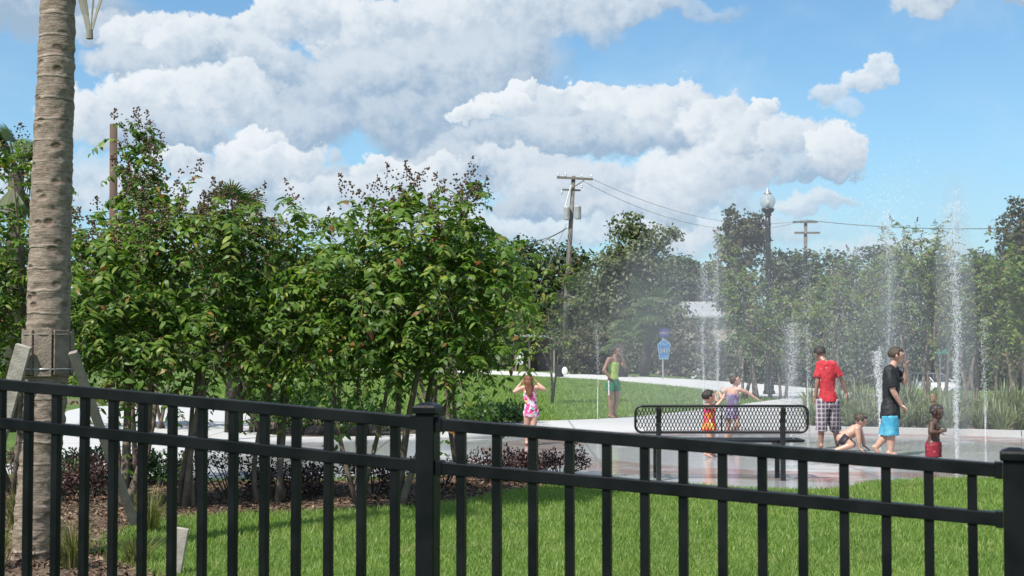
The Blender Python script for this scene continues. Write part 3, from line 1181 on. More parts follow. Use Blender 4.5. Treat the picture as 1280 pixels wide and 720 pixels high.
def strap_clump(rng, n, h, spread, w):
    """arching strap leaves as (n,8,3) ribbons"""
    a = rng.random(n) * 2 * math.pi
    P = np.stack([np.cos(a), np.sin(a), np.zeros(n)], 1) * (rng.random(n) * 0.08)[:, None]
    lean = rng.uniform(0.15, 1.0, n)
    hh = h * rng.uniform(0.6, 1.1, n)
    dirh = np.stack([np.cos(a), np.sin(a), np.zeros(n)], 1)
    side = np.stack([-np.sin(a), np.cos(a), np.zeros(n)], 1)
    V = np.empty((n, 8, 3))
    for k, t in enumerate((0, 0.4, 0.75, 1.0)):
        c = P + dirh * (spread * lean * t ** 1.6)[:, None]
        c[:, 2] = hh * (t * (1 - 0.45 * lean * t * t))
        ww = w * (1, 1.0, 0.7, 0.08)[k]
        V[:, 2 * k] = c - side * ww / 2
        V[:, 2 * k + 1] = c + side * ww / 2
    return V


STRAP_F = [(0, 1, 3, 2), (2, 3, 5, 4), (4, 5, 7, 6)]


def fan_frond(rng, mb, hub, tipdir, R_, mat=None, leaflets=26, petiole=None, pr=0.014, spread=2.6, droop=0.35):
    """palmate frond appended to lists; returns ribbon array"""
    tipdir = Vector(tipdir).normalized()
    side = tipdir.cross(Vector((0, 0, 1)))
    if side.length < .05:
        side = Vector((1, 0, 0))
    side.normalize()
    nor = side.cross(tipdir)
    if petiole is not None:
        mid = (Vector(petiole) + Vector(hub)) / 2 + Vector((0, 0, .04))
        mb.tube([petiole, mid, hub], [pr * 1.4, pr, pr * .8], 5)
    V = []
    for k in range(leaflets):
        a = (k / (leaflets - 1) - 0.5) * spread
        d = tipdir * math.cos(a) + side * math.sin(a) - nor * (0.12 + abs(a) * .05)
        d.normalize()
        L = R_ * (0.72 + 0.28 * math.cos(a)) * rng.uniform(.85, 1.05)
        s = d.cross(nor).normalized()
        w = R_ * 0.055
        rib = []
        for t, ww in ((0.03, .3), (0.45, 1.0), (0.78, .6), (1.0, .05)):
            c = Vector(hub) + d * (L * t) + Vector((0, 0, -droop * L * t ** 2.4))
            rib += [c - s * w * ww / 2, c + s * w * ww / 2]
        V.append([tuple(p) for p in rib])
    return np.array(V)
# ------------------------------------------------------------------ palm with its braces
PB = ground(40, 700)
palm = empty('palm_tree', PB)
tag(palm, 'tall ringed grey brown palm trunk braced by timber props', 'palm tree')
pof = tuple(PB)
pts, rad = [], []
prof = [(740, 40, 26), (700, 41, 25.5), (650, 44, 25), (600, 48, 25), (520, 55, 25.5), (450, 60, 26), (400, 60.5, 26.2), (300, 62.5, 25.2), (200, 66, 24.2), (100, 69.5, 22.5), (0, 72.5, 21), (-60, 73, 20.5), (-120, 73.5, 21.5)]
for (py, px, w) in prof:
    p = at(px, py, PB.y)
    pts.append(p)
    rad.append(w * PB.y / F)
sp2 = []
rr2 = []
for i in range(len(pts) - 1):
    for k in range(26):
        t = k / 26
        sp2.append(pts[i].lerp(pts[i + 1], t))
        rr2.append((rad[i] + (rad[i + 1] - rad[i]) * t) * (1 + 0.006 * random.uniform(-1, 1)))
m = MB()
m.tube(sp2, rr2, 44)
axis_pts = sp2
nv = []
for q, p in enumerate(m.v):
    c = sp2[q // 44]
    d = (Vector(p) - c).normalized()
    k = .010 * mnoise.noise(Vector((p[0] * 9, p[1] * 9, p[2] * 16))) + .007 * mnoise.noise(Vector((p[0] * 30, p[1] * 30, p[2] * 34))) + .0028 * max(0, math.sin(p[2] * 46 + 2.5 * mnoise.noise(Vector((p[0] * 3, p[1] * 3, p[2] * 2))))) ** 6
    nv.append(tuple(Vector(p) + d * k))
m.v = nv
m.build('trunk', M['palm_bark'], palm, smooth=True, off=pof)
ptop = pts[-1]
rng = np.random.default_rng(5)
pm = MB()
fr = []
for k in range(8):
    a = 2 * math.pi * k / 8 + rng.random() * .3
    el = rng.uniform(0.95, 1.4)
    d = Vector((math.cos(a) * math.cos(el), math.sin(a) * math.cos(el), math.sin(el)))
    hub = ptop + Vector((0, 0, .1)) + d * rng.uniform(.5, .8)
    fr.append(fan_frond(rng, pm, hub, d, 0.75, petiole=ptop))
np_mesh('crown', np.concatenate(fr), 8, STRAP_F, M['frond'], palm, off=pof)
pm.build('frond_stems', M['hedge_leaf'], palm, off=pof)
# one dead hanging leaf: its cut foot points down beside the trunk
hm = MB()
foot = at(112, 45, PB.y - 0.1)
for (pp_, w0) in ((((94, -24), (100, -4), (106, 18), (111, 40)), 7.5), (((102, -26), (106, -2), (109, 20), (112, 40)), 5.0), (((130, -22), (127, -3), (121, 15), (114, 40)), 4.0), (((117, -24), (117, -4), (115, 18), (113, 40)), 2.2)):
    ln = [at(x_, y_, PB.y - .1 + .012 * k_) for k_, (x_, y_) in enumerate(pp_)]
    for a_, b_, k_ in zip(ln[:-1], ln[1:], (1.0, .9, .75)):
        hm.bar(a_, b_, w0 * k_ * PB.y / F, .008, Vector((.15, 1, 0)))
    hm.tube([ln[0], ln[0].lerp(ptop, .9)], .008, 5)
hm.cap(foot + Vector((0, 0, .045)), foot + Vector((0, 0, -0.02)), .021, .026, 8, True)
hm.build('dead_frond', M['dead_frond'], palm, off=pof)

# brace: battens, strap and props
M['batten'] = simple('batten', (0.27, 0.215, 0.17), (0.17, 0.135, 0.105), 12, 0.9, 0.6, 50)
brace = empty('palm_brace', PB)
tag(brace, 'timber brace with strapped battens and slanting props round the palm trunk', 'brace')
cz0, cz1 = at(60, 470, PB.y).z, at(60, 411, PB.y).z
cc = at(60, 447, PB.y)
tr_ = 26 * PB.y / F
for k in range(8):
    a = R(-90 + 45 * k + 6)
    d = Vector((math.cos(a), math.sin(a), 0))
    s = Vector((-d.y, d.x, 0))
    m = MB()
    m.box(Vector((cc.x, cc.y, (cz0 + cz1) / 2)) + d * (tr_ + 0.012), (0.118, 0.022, cz1 - cz0 - .02 * (k % 3)), (s, d, Vector((0, 0, 1))))
    m.build('batten', M['batten'], brace, off=pof, bevel=.003)
for (zz, mm) in ((cz0 + .05, M['galv']), (cz1 - .04, M['lumber'])):
    m = MB()
    ring = [Vector((cc.x + (tr_ + .027) * math.cos(a), cc.y + (tr_ + .027) * math.sin(a), zz)) for a in np.linspace(0, 2 * math.pi, 30)]
    m.tube(ring, .006 if mm is M['galv'] else .004, 6)
    m.build('strap', mm, brace, off=pof, smooth=True)
for (ax_px, ay_px, bx_px, by_px, dy, wd) in ((30, 432, -16, 600, -.12, .105), (91, 440, 168, 655, -.05, .058)):
    a = at(ax_px, ay_px, PB.y - .22 if dy < 0 else PB.y + .25)
    b = at(bx_px, by_px, PB.y + (dy if dy > 0 else 0.35 if ax_px > 60 else -.1))
    m = MB()
    m.bar(a, b, wd, .045, Vector((0, 1, 0)))
    m.build('prop', M['lumber_pale'] if ax_px < 60 else M['lumber'], brace, off=pof, bevel=.003)
sb = ground(214, 722)
stake = empty('ground_stake', sb)
tag(stake, 'short pale weathered wooden stake leaning in the grass right of the palm', 'stake')
m = MB()
m.bar(sb + Vector((0, 0, -.1)), at(228, 660, sb.y), .085, .045, Vector((0, 1, 0.15)))
m.build('stake_board', M['lumber_pale'], stake, off=tuple(sb), bevel=.004)

# ------------------------------------------------------------------ crape myrtles in front
Y0 = 13.4
crape('crape_myrtle', ground(14, 618), ell_px(14.2, [(5, 320, 46, 95), (8, 410, 52, 70), (-60, 370, 70, 110), (18, 235, 24, 62)]), 290, 'lush crape myrtle mostly hidden by the tall palm trunk', 21, seeds=8)
crape('crape_myrtle', ground(152, 638), ell_px(13.0, [(140, 375, 70, 75), (118, 315, 44, 50), (165, 436, 78, 44), (105, 440, 36, 48)]), 320, 'crape myrtle with one straight brown trunk beside the palm', 22, single=True, stems=3, r0=.05, seeds=36)
crape('crape_myrtle', ground(236, 634), ell_px(13.3, [(250, 345, 74, 80), (228, 292, 46, 50), (258, 432, 76, 50), (290, 300, 36, 54)]), 300, 'crape myrtle with pale forked stems and brown seed heads near the palm', 23, seeds=70, stems=5)
crape('crape_myrtle', ground(340, 628), ell_px(13.8, [(350, 385, 56, 66), (352, 440, 62, 44), (384, 325, 34, 56), (378, 280, 22, 28)]), 210, 'low crape myrtle with an arching leafy tip beside the round one', 24, seeds=10, stems=4)
crape('crape_myrtle', ground(448, 632), ell_px(13.2, [(448, 365, 62, 80), (452, 442, 62, 46), (464, 298, 42, 48), (412, 395, 46, 60)]), 280, 'crape myrtle with drooping top sprays behind the fence next to its middle post', 25, seeds=16, stems=3, single=True, r0=.026)
crape('crape_myrtle', ground(512, 634), ell_px(13.0, [(550, 370, 76, 88), (528, 305, 52, 58), (598, 355, 50, 56), (560, 448, 66, 44), (614, 412, 36, 38), (505, 410, 50, 58)]), 400, 'broad crape myrtle with leafy boughs reaching over the girl in the floral swimsuit', 26, seeds=20, stems=5, r0=.04)
crape('crape_myrtle', ground(172, 612), ell_px(15.2, [(172, 215, 22, 56), (176, 280, 32, 60), (172, 172, 13, 22), (170, 360, 50, 60)]), 230, 'tall narrow crape myrtle spire rising beside the brown pole', 27, seeds=22, single=True, stems=2, droop=.7, tw=(.2, .38), upb=.9)
crape('crape_myrtle', ground(578, 610), ell_px(15.0, [(580, 262, 16, 32), (575, 320, 40, 50), (636, 375, 26, 32), (625, 325, 26, 26)]), 140, 'slender crape myrtle whose seeded tip tops the broad one', 28, seeds=12, stems=2, single=True, tw=(.2, .4))
# the second row beyond the left path
back = [((196, 536), [(190, 420, 80, 80), (150, 350, 60, 60), (60, 420, 70, 70)], 'crape myrtle standing beyond the white path near the palm'),
        ((322, 541), [(320, 400, 80, 90), (300, 335, 50, 40)], 'dense crape myrtle beyond the mulch where the path bends'),
        ((420, 541), [(420, 400, 70, 80), (405, 350, 45, 40), (400, 455, 50, 40)], 'crape myrtle beyond the dark path behind the drooping one'),
        ((545, 535), [(545, 400, 70, 80), (500, 340, 60, 60), (520, 455, 50, 40)], 'crape myrtle in the far mulch bed behind the broad one')]
for i, (b, e, lab) in enumerate(back):
    B = ground(*b)
    crape('crape_myrtle', B, ell_px(B.y, e), 260, lab, 40 + i, leaf=.11, pairs=8, mat='crape_leaf_dark', tw=(.35, .7), r0=.04)
B = ground(690, 505)
crape('crape_myrtle', B, ell_px(B.y, [(684, 388, 24, 34), (700, 360, 26, 30), (668, 410, 20, 20), (690, 425, 22, 20)]), 85, 'sparse reddening crape myrtle by the far end of the upper footpath', 50, leaf=.12, mat='crape_far', single=True, stems=3, seeds=4, tw=(.3, .6))
# crape myrtles beyond the fountain
rt = [((938, 500), [(930, 375, 26, 46), (905, 330, 18, 34), (940, 420, 24, 26)], 130, 'thin crape myrtle left of the lamp post', 1),
      ((972, 499), [(985, 390, 28, 36), (965, 420, 22, 22)], 90, 'small crape myrtle right of the lamp post', 0),
      ((1040, 503), [(1045, 385, 32, 46), (1060, 350, 22, 30)], 120, 'crape myrtle behind the boy in the red shirt', 0),
      ((1128, 508), [(1125, 360, 34, 52), (1128, 310, 18, 26), (1150, 405, 30, 26)], 180, 'yellow green crape myrtle behind the boy in the black shirt', 0),
      ((1172, 509), [(1172, 345, 22, 42), (1168, 305, 8, 22), (1178, 395, 24, 26)], 110, 'crape myrtle with one upright shoot behind the strongest jet', 1),
      ((1215, 511), [(1215, 360, 32, 48), (1225, 405, 34, 26)], 140, 'crape myrtle left of the bushy edge tree on the right', 0),
      ((1262, 513), [(1262, 355, 34, 58), (1270, 410, 40, 30), (1300, 360, 40, 60)], 230, 'bushy crape myrtle with orange leaves at the right edge', 1)]
for i, (b, e, n, lab, sg) in enumerate(rt):
    B = ground(*b)
    crape('crape_myrtle', B, ell_px(B.y, e), int(n * 1.5), lab, 60 + i, leaf=.12, pairs=7, mat='crape_far', tw=(.35, .75), r0=.05, stems=4, spread=.22, seeds=6)

# ------------------------------------------------------------------ shrubs in the mulch bed
def shrub(name, base, w, h, n, leaf, mat, label, group, seed, flat=0.4):
    rng = np.random.default_rng(seed)
    root = empty(name, base)
    tag(root, label, 'shrub', group)
    u = sph(n, rng)
    u[:, 2] = np.abs(u[:, 2])
    k = rng.integers(0, 9, n)
    cs = rng.uniform(-.5, .5, (9, 3)) * np.array([w, w * .8, h * .5]) + np.array([0, 0, h * .42])
    P = cs[k] + u * (rng.random(n) ** .4)[:, None] * np.array([w * .32, w * .3, h * .45])
    P[:, 2] = np.maximum(P[:, 2], .02)
    D = u + rng.normal(size=(n, 3)) * .6
    N = u + np.array([0, 0, .6]) + rng.normal(size=(n, 3)) * .4
    L = leaf * rng.uniform(.6, 1.2, n)
    np_mesh('foliage', leaves_np(P, D, N, L, L * .5), 6, LEAF_F, M[mat], root)
    tb = MB()
    for _ in range(12):
        q = P[rng.integers(0, n)]
        tb.tube([(q[0] * .15, q[1] * .15, -.03), (q[0] * .6, q[1] * .6, q[2] * .6), tuple(q)], [.008, .006, .004], 4)
    tb.build('stems', M['bark_dark'], root, fix=False)
    return root


plum_spots = [(16, 598, .5, .38), (118, 622, .65, .46), (84, 630, .5, .38), (292, 624, .75, .52), (352, 624, .6, .38), (396, 620, .5, .34), (466, 618, .5, .36), (552, 608, .5, .32), (608, 604, .55, .36), (636, 603, .5, .36), (662, 602, .45, .34), (702, 598, .46, .38)]
for i, (px, py, w, h) in enumerate(plum_spots):
    shrub('plum_shrub', ground(px, py), w, h, 900, .042, 'plum_leaf', 'low purple brown shrub in the brown mulch along the path', 'purple shrubs in the mulch bed', 100 + i)
green_spots = [(92, 608, .55, .40), (128, 606, .55, .38), (176, 606, .55, .36), (216, 608, .5, .36), (70, 622, .45, .36)]
for i, (px, py, w, h) in enumerate(green_spots):
    shrub('green_shrub', ground(px, py), w, h, 800, .05, 'hedge_leaf', 'low bright green shrub by the path edge near the palm', 'green shrubs beside the near path', 140 + i)
far_spots = [(342, 543, .9, .75), (372, 544, .95, .8), (402, 545, .95, .75), (432, 545, .9, .7), (462, 545, .8, .55), (584, 540, .9, .45), (628, 529, 1.0, .42), (648, 528, .7, .3)]
for i, (px, py, w, h) in enumerate(far_spots):
    shrub('green_shrub', ground(px, py), w, h, 900, .08, 'hedge_leaf', 'rounded green shrub in the mulch on the far side of the path', 'green shrubs beyond the dark path', 160 + i)

# dry grass tufts near the palm foot
rng = np.random.default_rng(77)
for i, (px, py, n, h, lab) in enumerate([(22, 660, 170, .42, 'straw coloured grass tuft left of the palm foot'), (92, 712, 190, .40, 'green and straw grass tuft right of the palm foot'),
                                         (186, 668, 200, .46, 'thick green grass tuft below the slanting prop'), (-6, 712, 150, .40, 'dry grass tuft in the bottom left corner'), (172, 706, 140, .30, 'short grass tuft beside the leaning stake')]):
    B = ground(px, py)
    o = np_mesh('grass_tuft', strap_clump(rng, n, h, .26, .006), 8, STRAP_F, M['dry_grass'])
    o.location = B
    tag(o, lab, 'grass tuft')

# strappy plants along the far side of the splash pad
vars_ = [strap_clump(rng, 75, .62, .42, .026), strap_clump(rng, 60, .5, .40, .024), strap_clump(rng, 90, .72, .5, .028)]
proto = []
for v in vars_:
    o = np_mesh('strap_plant', v, 8, STRAP_F, M['strap_leaf'])
    tag(o, 'pale green clump of arching strap leaves in the bed behind the splash pad', 'plant', 'strappy plants along the splash pad')
    proto.append(o)
first = [True] * 3
spots = []
for px in range(1018, 1420, 17):
    for row, (dy0) in enumerate((0, 8, 17, 26)):
        e = np.interp(px, [1000, 1120, 1280, 1600], [539, 541, 545.5, 551])
        py = e - 1.5 - dy0 + random.uniform(-2, 2)
        if py < np.interp(px, [1000, 1060, 1250, 1400], [514, 508, 519, 524]):
            continue
        spots.append((px + random.uniform(-7, 7), py))
for i, (px, py) in enumerate(spots):
    k = i % 3
    o = proto[k] if first[k] else copy_tree(proto[k])
    first[k] = False
    o.location = ground(px, py)
    o.rotation_euler.z = random.random() * 6.28
    s = random.uniform(.9, 1.25)
    o.scale = (s, s, s * random.uniform(.85, 1.1))

# ------------------------------------------------------------------ lawn grass and mulch chips
rng = np.random.default_rng(3)
n = 540000
Yb = 8.6 + 8.2 * rng.random(n) ** 1.25
Xb = (rng.random(n) * 2 - 1) * Yb * 0.58
jit = rng.normal(size=(n, 2)) * 0.06
keep = ~inside([(p[0], p[1]) for p in PAD], Xb, Yb) & ~inside([(p[0], p[1]) for p in MULCH], Xb + jit[:, 0], Yb + jit[:, 1])
Xb, Yb = Xb[keep], Yb[keep]
n = len(Xb)
patch = 0.5 + 0.5 * np.sin(Xb * 1.7 + np.sin(Yb * 1.3) * 2) * np.sin(Yb * 2.1 + Xb * .6)
h = rng.uniform(.03, .07, n) * (0.85 + .35 * patch)
a = rng.random(n) * 2 * math.pi
lean = rng.uniform(.1, .75, n)
P = np.stack([Xb, Yb, terrain(Xb, Yb) - .004], 1)
dv = np.stack([np.cos(a) * lean * h, np.sin(a) * lean * h, h], 1)
b = rng.random(n) * 2 * math.pi
sd_ = np.stack([np.cos(b), np.sin(b), np.zeros(n)], 1)
w = rng.uniform(.0024, .0046, n)[:, None]
V = np.empty((n, 5, 3))
V[:, 0] = P - sd_ * w
V[:, 1] = P + sd_ * w
mid_ = P + dv * np.array([.38, .38, .6])
V[:, 2] = mid_ - sd_ * w * .8
V[:, 3] = mid_ + sd_ * w * .8
V[:, 4] = P + dv
o = np_mesh('lawn_grass', V, 5, [(0, 1, 3, 2), (2, 3, 4)], M['lawn_blade'])
tag(o, 'bright green mown grass between the fence and the splash pad', 'grass', kind='stuff')
# coarser blades on the lawn beyond
n = 120000
Yb = 26 + 40 * rng.random(n) ** 1.5
Xb = (rng.random(n) * 1.0 - 0.42) * Yb * 0.5
pathp = [(p[0], p[1]) for p in (L_ + R_[::-1])]
keep = ~inside([(p[0], p[1]) for p in PAD], Xb, Yb) & ~inside(pathp, Xb, Yb) & ~inside([(p[0], p[1]) for p in MULCH2], Xb, Yb) & ~inside([(p[0], p[1]) for p in BED], Xb, Yb)
Xb, Yb = Xb[keep], Yb[keep]
n = len(Xb)
h = rng.uniform(.05, .10, n)
a = rng.random(n) * 2 * math.pi
P = np.stack([Xb, Yb, terrain(Xb, Yb) - .005], 1)
sd_ = np.stack([np.cos(a), np.sin(a), np.zeros(n)], 1) * rng.uniform(.008, .016, n)[:, None]
V = np.empty((n, 3, 3))
V[:, 0] = P - sd_
V[:, 1] = P + sd_
V[:, 2] = P + np.stack([rng.normal(size=n) * .03, rng.normal(size=n) * .03, h], 1)
o = np_mesh('far_grass', V, 3, [(0, 1, 2)], M['lawn_blade'])
tag(o, 'mown lawn curving beyond the fountain to the upper footpath', 'grass', kind='stuff')
# mulch chips
n = 60000
Yb = 8.6 + 8 * rng.random(n)
Xb = -6 + 8 * rng.random(n)
keep = inside([(p[0], p[1]) for p in MULCH], Xb, Yb)
Xb, Yb = Xb[keep], Yb[keep]
n = len(Xb)
P = np.stack([Xb, Yb, rng.uniform(.008, .03, n) + np.maximum(terrain(Xb, Yb), 0)], 1)
N = nrm(rng.normal(size=(n, 3)) * .45 + np.array([0, 0, 1]))
L = rng.uniform(.02, .07, n)
M['chips'] = leaf_mat('chips', [(0, (0.045, 0.026, 0.018)), (0.5, (0.13, 0.08, 0.052)), (0.85, (0.24, 0.155, 0.105)), (1, (0.36, 0.28, 0.2))], .9, 0.0)
o = np_mesh('mulch_chips', cards_np(P, N, L, L * .35, rng), 4, CARD_F, M['chips'])
tag(o, 'brown bark chips covering the shrub bed', 'mulch', kind='stuff')

# ------------------------------------------------------------------ distant trees
def gz(X, Y):
    return Vector((X, Y, tz(X, Y)))


def bgtree(name, px, Y, ells, n, label, seed, **k):
    x = at(px, 430, Y).x
    e = []
    s = Y / F
    for (cx, cy, rx, ry) in ells:
        e.append((at(cx, cy, Y), (rx * s, min(rx, 70) * s * .8, ry * s)))
    return card_tree(name, gz(x, Y), e, n, label, seed, **k)


G1 = 'trees along the far side of the park'
bg = [
 ('oak_tree', 655, 96, [(650, 340, 48, 40), (640, 390, 60, 50), (665, 312, 22, 14)], 2600, 'dark rounded oak left of the near utility pole', .34, 'oak_leaf'),
 ('oak_tree', 700, 100, [(705, 345, 55, 42), (700, 400, 60, 50)], 2600, 'dark oak directly behind the near utility pole', .34, 'oak_leaf'),
 ('oak_tree', 792, 74, [(790, 330, 50, 44), (782, 285, 26, 24), (815, 300, 36, 26), (760, 350, 34, 40), (800, 390, 60, 56), (742, 385, 30, 40)], 6500, 'large grey green tree right of the near utility pole', .24, 'olive_leaf'),
 ('oak_tree', 860, 92, [(855, 355, 46, 36), (870, 395, 40, 30), (838, 335, 26, 18)], 2600, 'rounded green tree above the white roofed house', .3, 'oak_leaf'),
 ('airy_tree', 925, 62, [(930, 300, 30, 40), (915, 275, 14, 22), (948, 290, 18, 26), (920, 360, 30, 50), (900, 340, 16, 30)], 2600, 'airy thin leaved tree just left of the lamp post globe', .2, 'brown_leaf'),
 ('oak_tree', 985, 92, [(985, 350, 40, 40), (970, 325, 20, 20), (1005, 340, 24, 34), (1000, 400, 50, 50)], 3000, 'dark tree in front of the far utility pole', .32, 'oak_leaf'),
 ('oak_tree', 1050, 96, [(1035, 345, 34, 36), (1065, 360, 34, 36), (1050, 400, 50, 50)], 2800, 'dark tree right of the far utility pole', .32, 'oak_leaf'),
 ('oak_tree', 1110, 90, [(1098, 318, 26, 14), (1120, 345, 40, 34), (1110, 395, 50, 50)], 2800, 'flat topped dark tree behind the middle jets', .3, 'oak_leaf'),
 ('oak_tree', 1180, 96, [(1170, 350, 40, 34), (1195, 365, 36, 34), (1180, 405, 50, 40)], 2400, 'low dark tree behind the strongest jet', .32, 'oak_leaf'),
 ('oak_tree', 1240, 88, [(1235, 350, 40, 34), (1250, 390, 50, 50)], 2400, 'dark tree between the strongest jet and the right edge', .32, 'oak_leaf'),
 ('airy_tree', 1278, 56, [(1280, 290, 34, 40), (1262, 320, 20, 26), (1300, 340, 40, 50), (1272, 262, 14, 18)], 2200, 'bare twigged airy tree at the right edge of the picture', .18, 'brown_leaf'),
 ('oak_tree', 590, 98, [(590, 350, 50, 40), (580, 400, 60, 50)], 2000, 'dark tree behind the broad crape myrtle', .34, 'oak_leaf'),
 ('oak_tree', 480, 95, [(480, 360, 70, 40), (480, 410, 70, 50)], 2200, 'dark tree far behind the drooping crape myrtle', .34, 'oak_leaf'),
 ('oak_tree', 380, 90, [(380, 350, 60, 44), (380, 405, 70, 50)], 2200, 'dark tree far beyond the bend of the path', .34, 'oak_leaf'),
 ('oak_tree', 270, 88, [(270, 350, 70, 50), (270, 410, 70, 50)], 2200, 'dark tree far behind the forked crape myrtle', .34, 'oak_leaf'),
 ('oak_tree', 120, 92, [(120, 340, 80, 50), (130, 400, 80, 60)], 2200, 'dark tree far behind the brown pole', .34, 'oak_leaf'),
 ('oak_tree', 0, 90, [(0, 340, 70, 60), (0, 400, 80, 60)], 2000, 'dark tree far behind the left edge crape myrtle', .34, 'oak_leaf'),
 ('oak_tree', 1345, 90, [(1345, 340, 60, 50), (1340, 400, 60, 50)], 1800, 'dark tree beyond the right edge of the picture', .34, 'oak_leaf'),
 ('oak_tree', -110, 90, [(-110, 340, 70, 60), (-110, 400, 80, 60)], 1600, 'dark tree beyond the left edge of the picture', .34, 'oak_leaf'),
]
for i, (nm, px, Y, e, n, lab, sz, mt) in enumerate(bg):
    bgtree(nm, px, Y, e, int(n * 2.6), lab, 200 + i, size=sz * 1.05, mat=mt, group=G1, trunk_r=.22 if nm == 'oak_tree' else .10, clumps=120)
# understorey thicket in front of the trees: each bush its own
hed = [(655, 84, 46, 24), (700, 82, 46, 34), (735, 70, 34, 34), (770, 72, 44, 40), (815, 74, 50, 42), (862, 72, 44, 34), (905, 70, 40, 36), (945, 68, 40, 40), (990, 66, 44, 42), (1035, 68, 44, 36),
       (1080, 70, 44, 40), (1120, 100, 50, 30), (1190, 100, 50, 30), (1240, 66, 46, 40), (1290, 64, 50, 44), (600, 86, 46, 26), (540, 86, 46, 26), (480, 86, 46, 26), (420, 86, 46, 26), (350, 84, 46, 26), (290, 84, 46, 26), (230, 84, 46, 26), (60, 84, 46, 26)]
for i, (px, Y, rx, ry) in enumerate(hed):
    x = at(px, 430, Y).x
    b = gz(x, Y)
    s = Y / F
    yb = HOR + (CAMZ - b.z) / Y * F
    top = 392 + (i * 37 % 23) - (6 if i % 5 == 0 else 0)
    if 840 <= px <= 890: top = 393
    if px == 815: top = 398
    if px in (1120, 1190): top = 396
    ry = (yb - top) / 1.75
    e = [(px, yb - ry * .75, rx * .85, ry), (px - rx * .5, yb - ry * .6, rx * .6, ry * .8), (px + rx * .5, yb - ry * .65, rx * .55, ry * .85)]
    bgtree('bush', px, Y, e, 3600, 'wild grey green bush in the thicket beyond the upper footpath', 300 + i, size=.2, mat=('olive_leaf', 'oak_leaf', 'brown_leaf')[i % 3] if i % 4 else 'olive_leaf', group='bushes of the far thicket', trunk_r=.05, cat='bush', clumps=36)

# the woods beyond, one mass
rng = np.random.default_rng(123)
n = 46000
X_ = rng.uniform(-75, 85, n)
Y_ = rng.uniform(118, 150, n)
topz = 5.2 + 1.2 * np.sin(X_ * .21) + .8 * np.sin(X_ * .53 + 1) + .5 * np.sin(X_ * 1.3)
Z_ = -2 + (topz + 2) * rng.random(n) ** .75
nn = rng.normal(size=(n, 3)) + np.array([0, -.5, .7])
L = rng.uniform(.45, 1.0, n)
o = np_mesh('far_woods', cards_np(np.stack([X_, Y_, Z_], 1), nn, L, L * .65, rng), 4, CARD_F, M['oak_leaf'])
tag(o, 'unbroken dark woods closing the view beyond the single trees', 'woods', kind='stuff')

# fan palms
def fan_palm(base, top, n, Rf, label, seed, tr=.14, dead=6):
    rng = np.random.default_rng(seed)
    root = empty('fan_palm', base)
    tag(root, label, 'palm tree')
    off = tuple(base)
    m = MB()
    b, t = Vector(base), Vector(top)
    m.tube([b - Vector((0, 0, .1)), b.lerp(t, .5) + Vector((.03, 0, 0)), t], [tr * 1.15, tr, tr * .95], 12)
    m.build('trunk', M['bark_dark'], root, smooth=True, off=off)
    pm = MB()
    fr, dd = [], []
    for k in range(n):
        a = rng.random() * 6.283
        el = rng.uniform(-.2, 1.4)
        d = Vector((math.cos(a) * math.cos(el), math.sin(a) * math.cos(el), math.sin(el)))
        fr.append(fan_frond(rng, pm, t + d * Rf * rng.uniform(.5, .9), d, Rf, petiole=t, pr=.02))
    for k in range(dead):
        a = rng.random() * 6.283
        d = Vector((math.cos(a) * .45, math.sin(a) * .45, -1)).normalized()
        dd.append(fan_frond(rng, pm, t + d * Rf * .5, d, Rf * .9, petiole=t, pr=.02, droop=.1, spread=1.5))
    np_mesh('crown', np.concatenate(fr), 8, STRAP_F, M['frond'], root, off=off)
    if dd:
        np_mesh('dead_fronds', np.concatenate(dd), 8, STRAP_F, M['olive_leaf'], root, off=off)
    pm.build('frond_stems', M['frond'], root, off=off)
    return root


Yp = 24.0
fan_palm(ground(14, 540), at(20, 215, ground(14, 540).y), 18, .62, 'fan palm whose bright top shows left of the palm trunk', 1, dead=5)
p_ = ground(292, 541)
fan_palm(p_, at(292, 285, p_.y), 16, .62, 'fan palm top rising out of the brown seed heads', 2, dead=0)
x_ = at(805, 430, 66)
fan_palm(gz(x_.x, 66), at(812, 385, 66), 12, 1.15, 'fan palm with drooping grey skirt behind the blue sign', 3, tr=.2, dead=12)
x_ = at(779, 430, 64)
fan_palm(gz(x_.x, 64), at(775, 428, 64), 12, .9, 'low fan palm behind the child in the green top', 4, tr=.2, dead=5)

# ------------------------------------------------------------------ poles and wires
def wire(a, b, sag, label, r=.013):
    a, b = Vector(a), Vector(b)
    mb = MB()
    pts = [a.lerp(b, k / 16) - Vector((0, 0, sag * 4 * (k / 16) * (1 - k / 16))) for k in range(17)]
    mb.tube([p - a for p in pts], r, 5)
    o = mb.build('overhead_wire', M['wire'])
    o.location = a
    tag(o, label, 'wire', 'overhead wires')


UY = 88.0
M['transformer'] = simple('transformer', (.36, .37, .38), None, 4, .5)
ub = at(702, 455, UY)
ub = gz(at(703, 452, UY).x, UY)
ut = at(717, 220, UY)
pole = empty('utility_pole', ub)
tag(pole, 'leaning wooden utility pole with crossarm and transformers left of centre', 'utility pole')
of = tuple(ub)
m = MB()
m.tube([ub - Vector((0, 0, .3)), ub.lerp(ut, .5), ut], [.19, .16, .12], 12)
m.build('pole', M['pole_wood'], pole, smooth=True, off=of)
m = MB()
ca, cb = at(696, 222, UY), at(741, 224.5, UY)
m.bar(ca + Vector((0, -.16, 0)), cb + Vector((0, -.16, 0)), .11, .14)
m.bar(at(703, 237, UY), at(726, 238, UY), .1, .11)
m.bar(at(714.5, 236, UY) - Vector((0, .16, 0)), at(731, 225, UY) - Vector((0, .2, 0)), .05, .06)
m.build('crossarm', M['pole_wood'], pole, off=of)
